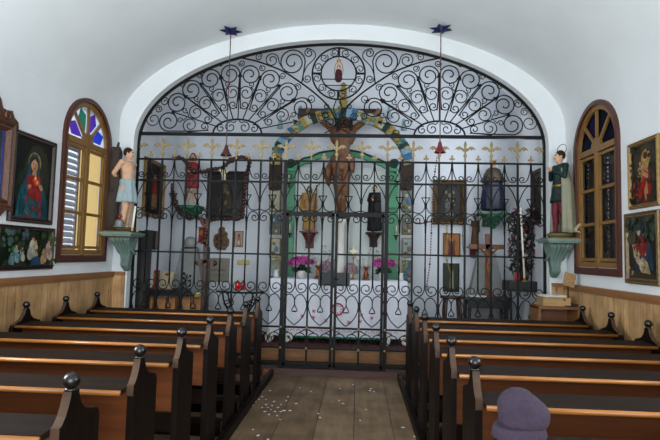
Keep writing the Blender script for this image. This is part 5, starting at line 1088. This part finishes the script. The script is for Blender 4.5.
# ================================================================ HANGING STARS WITH BELLS
navy = M('navy_star', '16174a', .5, var=.15, scale=20, bump=.05); cordm = M('dull_red_cord', '5c4347', .8, var=.15, scale=40)
def vz(x):
    return 3.45+1.45*(1-min(1, abs(x-CX)/HW)**1.9)**(1/1.9)
for lab, px, py, zb, bm_ in (('left', 231, 28, 2.945, M('brown_red_bell', '4a1f1f', .45, var=.2, scale=30, bump=.1)), ('right', 441, 26, 3.02, M('red_bell', '7a1c28', .4, var=.2, scale=30, bump=.1))):
    Y = 6.55; p = at(px, py, Y); x = p.x; z = vz(x)-.02
    t = thing('star_bell_cord', 'dark blue star on the vault with a long cord and small %s bell, %s one' % ('brownish' if lab == 'left' else 'red', lab), 'bell', (x, Y, z))
    mb = MB(); poly = [((.17 if k % 2 == 0 else .085)*math.cos(PI/6*k+.2), (.17 if k % 2 == 0 else .085)*math.sin(PI/6*k+.2)) for k in range(12)]
    n_ = 12; mb.add([(a, b, .0) for a, b in poly]+[(0, 0, -.05), (0, 0, .03)], [(k, (k+1) % n_, n_) for k in range(n_)]+[((k+1) % n_, k, n_+1) for k in range(n_)]); mb.build('star', navy, t, (0, 0, -.02))
    MB().tube([(0, 0, -.03), (0, 0, zb+.13-z)], .007, 6).build('cord', cordm, t)
    MB().lathe([(.012, .15), (.022, .13), (.028, .10), (.045, .05), (.070, .015), (.078, 0), (.066, .003), (.04, .05), (.01, .11)], 20).build('bell', bm_, t, (0, 0, zb-z))
    MB().tube([(0, 0, zb-z+.05), (0, 0, zb-z-.02)], .006, 6).ball((0, 0, zb-z-.025), .014, 0, 8).build('clapper', c_('b39b74'), t)
# ================================================================ LEFT SIDE OF THE SANCTUARY
dkw = M('dark_cabinet', '1e1e1d', .45, var=.2, scale=6, bump=.1); metal = M('dark_tray', '2b2c2c', .4, .4, var=.15, scale=12)
a = at(135, 232, 7.6); 
cb_ = thing('cabinet', 'tall narrow dark cabinet standing against the left wall behind the grille', 'cabinet', (at(139.6, 270, 7.2).x, 7.28, .06))
MB().box((0, 0, .92), (.205, .15, 1.84)).box((0, 0, 1.86), (.225, .18, .04)).box((0, 0, .04), (.215, .17, .08)).build('body', dkw, cb_)
for s in (-1, 1): MB().box((s*.05, -.08, .95), (.095, .012, 1.7)).box((s*.05, -.088, .95), (.06, .006, 1.4)).build('door', M('cabinet_door', '292927', .4, var=.2, scale=6), cb_)
def top_at(px, py, Y): return at(px, py, Y)
# low dark table with row of boxes
tz = top_at(160, 288.5, 7.87).z; x0 = at(139, 288, 7.87).x; x1 = at(187, 288, 7.87).x
tb = thing('side_table', 'low dark table carrying two cards at the left behind the grille', 'table', ((x0+x1)/2, 7.87, .06))
MB().box((0, 0, tz-.06-.02), (x1-x0, .42, .04)).box((0, -.0, tz-.06-.07), (x1-x0-.06, .36, .06)).build('table_top', metal, tb)
for sx in (-1, 1):
    for sy in (-1, 1): MB().box((sx*((x1-x0)/2-.05), sy*.16, (tz-.16)/2), (.04, .04, tz-.16)).build('leg', metal, tb)
def card(label, xa, xb, yt, Y, col, shapes, tilt=-.16, name='picture_card', z0=None):
    a = at(xa, yt, Y); b = at(xb, yt, Y); h = a.z-z0; t = thing(name, label, 'card', ((a.x+b.x)/2, Y, z0+.002)); t.rotation_euler = (tilt, 0, 0)
    mats = [c_(col, .4)]; mb = MB(); w_ = b.x-a.x; mb.box((0, 0, h/2), (w_, .012, h))
    y = -.0068
    for k, args, c in shapes:
        m = c_(c, .45); mats.append(m) if m not in mats else None
        poly = [(args[0]*w_/2+args[2]*w_/2*math.cos(q), h/2+args[1]*h/2+args[3]*h/2*math.sin(q)) for q in [2*PI*i/16 for i in range(16)]] if k == 'e' else [(u*w_/2, h/2+v*h/2) for u, v in args]
        mb.add([(u, y, v) for u, v in poly], [tuple(range(len(poly)))], mats.index(m)); y -= .0005
    mb.build('face', mats, t); return t
card('red and gold picture card with round faces on the low dark table', 146, 159, 270, 7.84, 'a5261c', [('e', (-.1, .45, .5, .35), 'c9843c'), ('e', (-.1, -.3, .5, .45), 'c98a3c'), ('e', (.0, .5, .25, .2), '8a4a22'), ('p', [(-.9, -1), (-.9, -.6), (.9, -.6), (.9, -1)], 'c22a1c'), ('e', (.7, .2, .25, .7), '4a5a30')], z0=tz)
card('cream card with a small red emblem on the low dark table', 160, 173, 271, 7.84, 'b5a688', [('e', (.0, .62, .32, .2), '7a4638'), ('p', [(-.6, -.2), (.6, -.2), (.6, -.23), (-.6, -.23)], '8d8068'), ('p', [(-.6, -.4), (.6, -.4), (.6, -.43), (-.6, -.43)], '8d8068')], z0=tz)
# wooden bench with boxes
bz_ = at(170, 309, 7.5).z; xa = at(144, 309, 7.5).x; xb = at(207, 309, 7.5).x
bn = thing('bench', 'low wooden bench in front of the dark table, left behind the grille', 'bench', ((xa+xb)/2, 7.5, .06)); hb_ = bz_-.06
MB().box((0, 0, hb_-.02), (xb-xa, .24, .04)).build('seat', M('bench_wood', '6b4526', .5, var=.2, scale=6, bump=.1), bn)
for s in (-1, 1): MB().box((s*((xb-xa)/2-.06), 0, (hb_-.04)/2), (.04, .2, hb_-.04)).build('leg', M('bench_wood', '6b4526'), bn)
boxm = M('light_box_wood', 'a87440', .5, var=.2, scale=7, bump=.1)
for i, (u0, u1) in enumerate(((146, 154), (157.5, 167), (169, 176.5), (182, 191.5), (193, 202.5))):
    a = at(u0, 297, 7.48); b = at(u1, 309, 7.48); w_ = b.x-a.x; h = a.z-bz_
    t = thing('wooden_box', 'small light wooden box on the low bench, %s in the row of five' % ('leftmost', 'second from left', 'middle', 'second from right', 'rightmost')[i], 'box', ((a.x+b.x)/2, 7.49, bz_+.001), 0, 'row of small wooden boxes')
    MB().box((0, 0, h*.42), (w_*.96, .16, h*.84)).build('box_body', boxm, t); MB().box((0, 0, h*.92), (w_, .17, h*.14)).build('lid', c_('8a5a30'), t)
# stand with glass jar and yellow-white cups beside the cross
p = at(193, 304, 7.85); zt_ = at(193, 300, 7.85).z
t = thing('plant_stand', 'small round wooden stand beside the wooden cross', 'stand', (p.x, 7.85, .06)); MB().lathe([(.14, 0), (.14, .03), (.03, .06), (.03, zt_-.12), (.05, zt_-.10), (.15, zt_-.08), (.15, zt_-.06)], 18).build('stand_body', M('bench_wood', ''), t)
t = thing('glass_jar', 'small clear glass jar on the round stand beside the wooden cross', 'jar', (p.x-.03, 7.79, zt_+.001)); MB().lathe([(.035, 0), (.04, .02), (.035, .07), (.022, .10), (.026, .13), (.022, .13)], 16).build('jar_body', glass('jar_glass', 'c9d2d6'), t)
t = thing('candle_cup', 'yellow and white candle cup on the round stand', 'candle', (p.x+.07, 7.83, zt_+.001)); MB().lathe([(.045, 0), (.05, .02), (.05, .10), (.04, .10)], 18).build('cup', c_('b8a04a'), t); MB().lathe([(.043, .1), (.043, .125), (.002, .13)], 16).build('wax', c_('e6e2d2'), t)
# round iron table with red votive
pt = at(242, 289.5, 7.3); xa = at(217, 292, 7.3).x; xb = at(264, 292, 7.3).x; R_ = (xb-xa)/2; H_ = pt.z-.06
rtb = thing('iron_table', 'round white-topped table on scrolled black iron legs, left of the altar', 'table', ((xa+xb)/2, 7.29, .06))
MB().lathe([(R_*.97, H_-.02), (R_, H_-.015), (R_, H_-.003), (R_*.98, H_)], 36, sy=.7).build('table_top', c_('9aa6a8', .4), rtb); MB().tube([(R_*math.cos(a), R_*.7*math.sin(a), H_-.028) for a in [2*PI*i/32 for i in range(32)]], .014, 6, closed=True).build('iron_rim', iron, rtb)
for k in range(4):
    a = PI/4+PI/2*k; cx, sy = math.cos(a), math.sin(a)*.7; mb = MB(); P_ = [(R_*.9, H_-.04), (R_*.75, H_*.8), (R_*.25, H_*.6), (R_*.15, H_*.45), (R_*.4, H_*.2), (R_*.7, .02), (R_*.8, .0)]
    mb.tube(catmull([(u*cx, u*sy, v) for u, v in P_], 5), .012, 6); mb.tube([((R_*.62+.07*(1-i/20)*math.cos(i*.5))*cx, (R_*.62+.07*(1-i/20)*math.cos(i*.5))*sy, H_*.85+.07*(1-i/20)*math.sin(i*.5)-.05) for i in range(18)], .008, 5); mb.build('leg', iron, rtb)
gr_ = glass('red_glass', 'd01818', .08)
redg = M('red_votive', 'c4161c', .2, var=.05, scale=10, bump=0)
for i, dx in enumerate((-.03, .045)):
    t = thing('votive_candle', 'red votive glass on the round iron table, %s one of the pair' % ('left', 'right')[i], 'candle', (at(240, 292, 7.26).x+dx, 7.22+.03*i, pt.z+.001)); MB().lathe([(.028, 0), (.036, .015), (.036, .09), (.033, .10), (.026, .10)], 16).build('glass_cup', redg, t); MB().lathe([(.03, .1), (.02, .125), (.012, .125), (.012, .14), (.002, .142)], 12).build('cap', c_('7a4a20'), t)
fl2 = flowers('pale mixed flowers in a pot on the floor under the round iron table', 245, 306, 7.62, .2, .16, [c_('a89a94'), c_('7a3a48'), c_('c2b8b0')], z0=at(245, 310, 7.62).z-.1)
fl2.location.z = .062; fl2.scale = (1.2, .8, 1.9)
# ================================================================ RIGHT SIDE OF THE SANCTUARY
xa = at(464, 300, 7.85).x; xb = at(509, 300, 7.85).x; zt_ = at(486, 297, 7.85).z; H_ = zt_-.06
tb = thing('side_table', 'dark carved table carrying the medium crucifix, right of the altar', 'table', ((xa+xb)/2, 7.9, .06)); w_ = xb-xa
MB().box((0, 0, H_-.02), (w_, .42, .04)).build('table_top', dkw, tb); MB().box((0, -.18, H_-.10), (w_-.06, .02, .12)).build('apron', metal, tb)
for sx in (-1, 1):
    for sy in (-1, 1): MB().lathe([(.03, 0), (.035, .05), (.02, .1), (.03, H_*.5), (.02, H_*.6), (.032, H_-.04)], 10, c=(sx*(w_/2-.06), sy*.15, 0)).build('leg', dkw, tb)
c2.location.z = zt_; a = at(472, 295, 7.78); 
t = MB().box((0, 0, .012), (.30, .22, .02)).build('white_book', c_('c9cdd2'), None, (at(475, 295, 7.8).x, 7.80, zt_+.003)); tag(t, 'thin white booklet on the dark table beside the medium crucifix', 'book')
# red-brown chair
p = at(452, 296, 7.6); zt_ = p.z; rc_ = M('red_brown_wood', ''); ch_ = thing('stool', 'red-brown wooden stool with curved legs left of the dark table', 'stool', (p.x, 7.6, .06)); H_ = zt_-.06
MB().lathe([(.01, H_-.035), (.17, H_-.035), (.18, H_-.02), (.17, H_), (.01, H_+.004)], 24, sy=.9).build('seat', rc_, ch_)
for k in range(4):
    a = PI/4+PI/2*k; MB().tube(catmull([(.13*math.cos(a), .12*math.sin(a), H_-.03), (.155*math.cos(a), .14*math.sin(a), H_*.7), (.12*math.cos(a), .11*math.sin(a), H_*.35), (.16*math.cos(a), .15*math.sin(a), 0)], 5), [.022]*5+[.018]*11, 8).build('leg', rc_, ch_)
# small figures on brackets
t, s_ = robed('small brown carved figure on a red wall bracket above the medium crucifix', 475, 216, 246, 8.8, c_('5a3a24'), 0, dict(elL=(-.13, -.04, .66), haL=(-.04, -.13, .68)), mats=[c_('6e4a30'), c_('4a2f1c'), eyem, c_('5a3020'), c_('5a3a24')], name='carved_figure', cat='statuette')
bracket('small dark red bracket under the brown carved figure', 475, 246.5, 8.8, .22, .20, redb, 8.97)
t, s_ = robed('slim dark wooden carved figure on the wall left of the dark flower stand', 514, 213, 250, 8.7, c_('3e2719'), 0, dict(elR=(.13, -.04, .66), haR=(.04, -.13, .68)), mats=[c_('5a3a24'), c_('2e1c12'), eyem, c_('4a2a1c'), c_('3e2719')], name='carved_figure', cat='statuette', lh=True)
bracket('small dark bracket under the slim dark wooden figure', 514, 250.5, 8.7, .2, .14, c_('3a2c28'), 8.97)
# flower stand with tall candle
p = at(524, 300, 7.55); zs = at(524, 281, 7.55).z; H_ = zs-.06
t = thing('flower_stand', 'dark metal stand for flowers at the right end behind the grille', 'stand', (p.x, 7.6, .06)); MB().box((0, 0, H_-.01), (.5, .36, .02)).box((0, -.17, H_-.08), (.5, .015, .14)).box((0, .17, H_-.08), (.5, .015, .14)).box((-.245, 0, H_-.08), (.015, .36, .14)).box((.245, 0, H_-.08), (.015, .36, .14)).build('tray', metal, t)
for sx in (-1, 1):
    for sy in (-1, 1): MB().box((sx*.22, sy*.15, (H_-.02)/2), (.03, .03, H_-.02)).build('leg', metal, t)
t = thing('flower_arrangement', 'dense dark arrangement of wine-red and white flowers on the flower stand', 'flowers', (p.x, 7.6, zs+.001)); rnd = random.Random(3); lv = MB(); fl_ = MB()
MB().lathe([(.07, 0), (.09, .06), (.06, .14), (.07, .16)], 16).build('vase', c_('2a2624'), t)
for i in range(420):
    a = rnd.uniform(0, 2*PI); r = .22*math.sqrt(rnd.random()); z = .1+rnd.random()*.95; c = Vector((r*math.cos(a), r*math.sin(a)*.6, z)); q = Vector((rnd.uniform(-1, 1), rnd.uniform(-1, 1), rnd.uniform(-1, 1)))*.055; q2 = Vector((rnd.uniform(-1, 1), rnd.uniform(-.4, .4), rnd.uniform(-1, 1)))*.03
    lv.add([c-q, c+q2, c+q, c-q2], [(0, 1, 2, 3)])
    if i % 3 == 0: lv.tube([(0, 0, .1), tuple(c*.6+Vector((0, 0, .1))), tuple(c)], .004, 3)
for i in range(90):
    a = rnd.uniform(0, 2*PI); r = .21*math.sqrt(rnd.random()); c = Vector((r*math.cos(a), r*math.sin(a)*.6-.03, .2+rnd.random()*.88))
    for k in range(4): fl_.ball(c+Vector((rnd.uniform(-1, 1), rnd.uniform(-1, 1), rnd.uniform(-1, 1)))*.018, .017, i % 5, 6)
lv.build('foliage', M('dark_foliage', '1d2a1d', .6, var=.3, scale=20), t); fl_.build('blossoms', [c_('5a1f30'), c_('7a2c40'), c_('a89aa0'), c_('3f1c26'), c_('8a5a68')], t)
t = thing('candle', 'tall white candle rising from the dark flower arrangement', 'candle', (at(524, 240, 7.4).x, 7.38, zs)); z_ = at(524, 208, 7.4).z-zs; MB().lathe([(.014, 0.02), (.013, z_), (.002, z_+.006)], 10).build('wax', c_('e2dccb', .4, var=.03), t); MB().lathe([(.05, 0), (.05, .01), (.02, .02), (.018, .05)], 12).build('socket', goldm, t); t.rotation_euler = (0, -.05, 0)
t = thing('votive_candle', 'red votive glass on the flower stand at the right', 'candle', (at(517, 281, 7.45).x, 7.44, zs+.002)); MB().lathe([(.03, 0), (.036, .01), (.036, .12), (.028, .12)], 16).build('glass_cup', redg, t)
# hanging rosaries
def beads(label, pts_, Y, r, m, n, cross=True):
    P_ = catmull([at(x, y, Y) for x, y in pts_], 8); O = P_[0].copy(); t = thing('rosary', label, 'rosary', O); MB().tube([v-O for v in P_[::2]], r*.3, 4).build('cord', cordm, t)
    L_ = [0]
    for a, b in zip(P_, P_[1:]): L_.append(L_[-1]+(b-a).length)
    k = 0; f = None
    for i in range(n):
        d = L_[-1]*i/(n-1)
        while k < len(L_)-2 and L_[k+1] < d: k += 1
        q = P_[k].lerp(P_[k+1], (d-L_[k])/max(1e-6, L_[k+1]-L_[k]))-O
        if f is None: o = f = MB().ball((0, 0, 0), r, 0, 8).build('bead', m, t, q)
        else: o = f.copy(); C.objects.link(o); o.parent = t; o.location = q
        if i % 11 == 5: o.scale = (1.5,)*3
    if cross: e = P_[-1]-O; MB().box((e.x, e.y, e.z-.05), (.014, .01, .09)).box((e.x, e.y, e.z-.035), (.05, .01, .014)).build('cross', m, t)
beads('long rosary of dark red beads hanging in a slack loop beside the relic picture', [(437, 158), (434, 180), (432, 215), (431, 240), (430, 262), (427, 284)], 7.005, .011, c_('5d3a34', .4), 46)
beads('rosary of pale beads hanging over the two small devotional pictures', [(447, 226), (447, 240), (446, 255), (449, 268), (452, 279)], 8.95, .015, c_('b09a5c', .4), 26)
beads('rosary of greenish beads hanging left of the medium crucifix', [(463, 226), (463, 245), (465, 262), (464, 275)], 8.98, .012, c_('7d7a58', .4), 26)
beads('short chain of dark red beads strung level between the grille bars', [(413, 222), (420, 223.5), (428, 222), (436, 221)], 7.1, .012, c_('6a2c30', .4), 18, False)
# ================================================================ RIGHT CORNER IN FRONT OF THE GRILLE
lt = M('light_beech', 'a88656', .5, var=.15, scale=6, bump=.08); papm = c_('c9c6bb', .6, var=.05)
# bookshelf table against the corner
zc = at(560, 306, 6.45).z
t = thing('bookcase', 'low light wooden bookcase in the right corner before the grille', 'bookcase', (2.50, 6.55, 0))
MB().box((0, 0, zc-.02), (.50, .34, .035)).box((-.235, 0, zc/2), (.03, .32, zc-.04)).box((.235, 0, zc/2), (.03, .32, zc-.04)).box((0, .15, zc/2), (.46, .015, zc-.04)).box((0, 0, zc*.5), (.45, .3, .02)).box((0, 0, .03), (.45, .3, .04)).build('carcass', M('bookcase_wood', '7a4e2c', .5, var=.2, scale=6, bump=.1), t)
b1 = MB().box((0, 0, .052), (.33, .24, .10)).build('wooden_box', lt, None, (2.47, 6.50, zc+.0)); tag(b1, 'plain light wooden box on the low bookcase below the shepherd statue', 'box')
bk = thing('open_book', 'open book lying on the light wooden box in the right corner', 'book', (2.45, 6.48, zc+.105)); bk.rotation_euler = (0, 0, .15)
mb = MB()
for s in (-1, 1):
    vs = []; 
    for i in range(7): u = i/6; vs += [(s*.14*u, -.09, .012+.022*math.sin(u*PI*.8)), (s*.14*u, .09, .012+.022*math.sin(u*PI*.8))]
    k = len(vs); vs += [(s*.14*i/6, y, .004) for i in range(7) for y in (-.09, .09)]
    mb.add(vs, [(2*i, 2*i+2, 2*i+3, 2*i+1) for i in range(6)]+[(k+2*i, k+2*i+1, k+2*i+3, k+2*i+2) for i in range(6)]+[(2*i, k+2*i, k+2*i+2, 2*i+2) for i in range(6)]+[(2*i+1, 2*i+3, k+2*i+3, k+2*i+1) for i in range(6)]+[(12, k+12, k+13, 13)])
mb.build('pages', papm, bk); MB().box((0, 0, .002), (.30, .20, .004)).build('cover', c_('2b211c'), bk)
st_ = thing('book_stand', 'black folding stand holding up a brown card, right corner', 'stand', (2.62, 6.42, zc+.0)); MB().box((0, 0, .14), (.012, .012, .28)).tube([(0, 0, .28), (-.05, -.05, .32)], .007, 5).tube([(0, 0, .05), (-.08, -.06, .09)], .007, 5).box((0, 0, .006), (.12, .1, .012)).build('stand_body', iron, st_)
o = MB().box((0, 0, .085), (.14, .008, .17)).build('brown_card', c_('9c7c54', .6), None, (2.60, 6.36, zc+.25)); o.rotation_euler = (-.2, .25, 0); tag(o, 'tilted light brown card below the right console', 'card')
o = MB().box((0, 0, .015), (.22, .3, .03)).build('closed_book', c_('3a2a20'), None, (2.645, 6.55, zc+.0)); tag(o, 'dark closed book lying beside the light wooden box', 'book')
# little block by the gate sill, petals
o = MB().box((0, 0, .045), (.10, .08, .09)).build('wood_block', c_('8a5d3c', .6, var=.15), None, (at(267, 372, 6.84).x, 6.85, .0)); tag(o, 'small light wooden block on the floor at the left end of the sill', 'block')
pm = c_('ded6dc', .7, var=.05); rnd = random.Random(11); first = None
pts_ = [(237, 399), (242, 405), (247, 401), (252, 406), (256, 402), (262, 408), (265, 412), (268, 408), (271, 410), (275, 412), (278, 408), (281, 412), (284, 411), (272, 406), (266, 405), (277, 416), (262, 397), (286, 401), (270, 391), (262, 392), (288, 397), (296, 404), (311, 392), (340, 389), (339, 401), (343, 404), (353, 385), (370, 391), (374, 392), (371, 389), (366, 410), (360, 421), (318, 414), (320, 418), (403, 428), (258, 436), (268, 440), (253, 430), (300, 388), (415, 437), (280, 420), (274, 402), (259, 400), (290, 411), (269, 415), (266, 400), (281, 405)]
for x, y in pts_:
    d = fv + rv*((x-330)/F) - uv*((y-220)/F); t_ = -EYE/d.z; q = Vector((0, 0, EYE))+d*t_
    if first is None:
        mb = MB(); mb.lathe([(.0, .001), (.012, .002), (.016, .006), (.012, .007), (.0, .004)], 9, sx=1.2, fold=.15, nf=3); o = first = mb.build('petal', pm)
    else: o = first.copy(); C.objects.link(o)
    s = rnd.uniform(.6, 1.25); o.location = (q.x, q.y, .0005); o.rotation_euler = (0, 0, rnd.uniform(0, 6)); o.scale = (s, s*rnd.uniform(.6, 1), 1)
    tag(o, 'pale petal scattered on the wooden floor of the aisle', 'petal', 'petals scattered on the aisle floor')
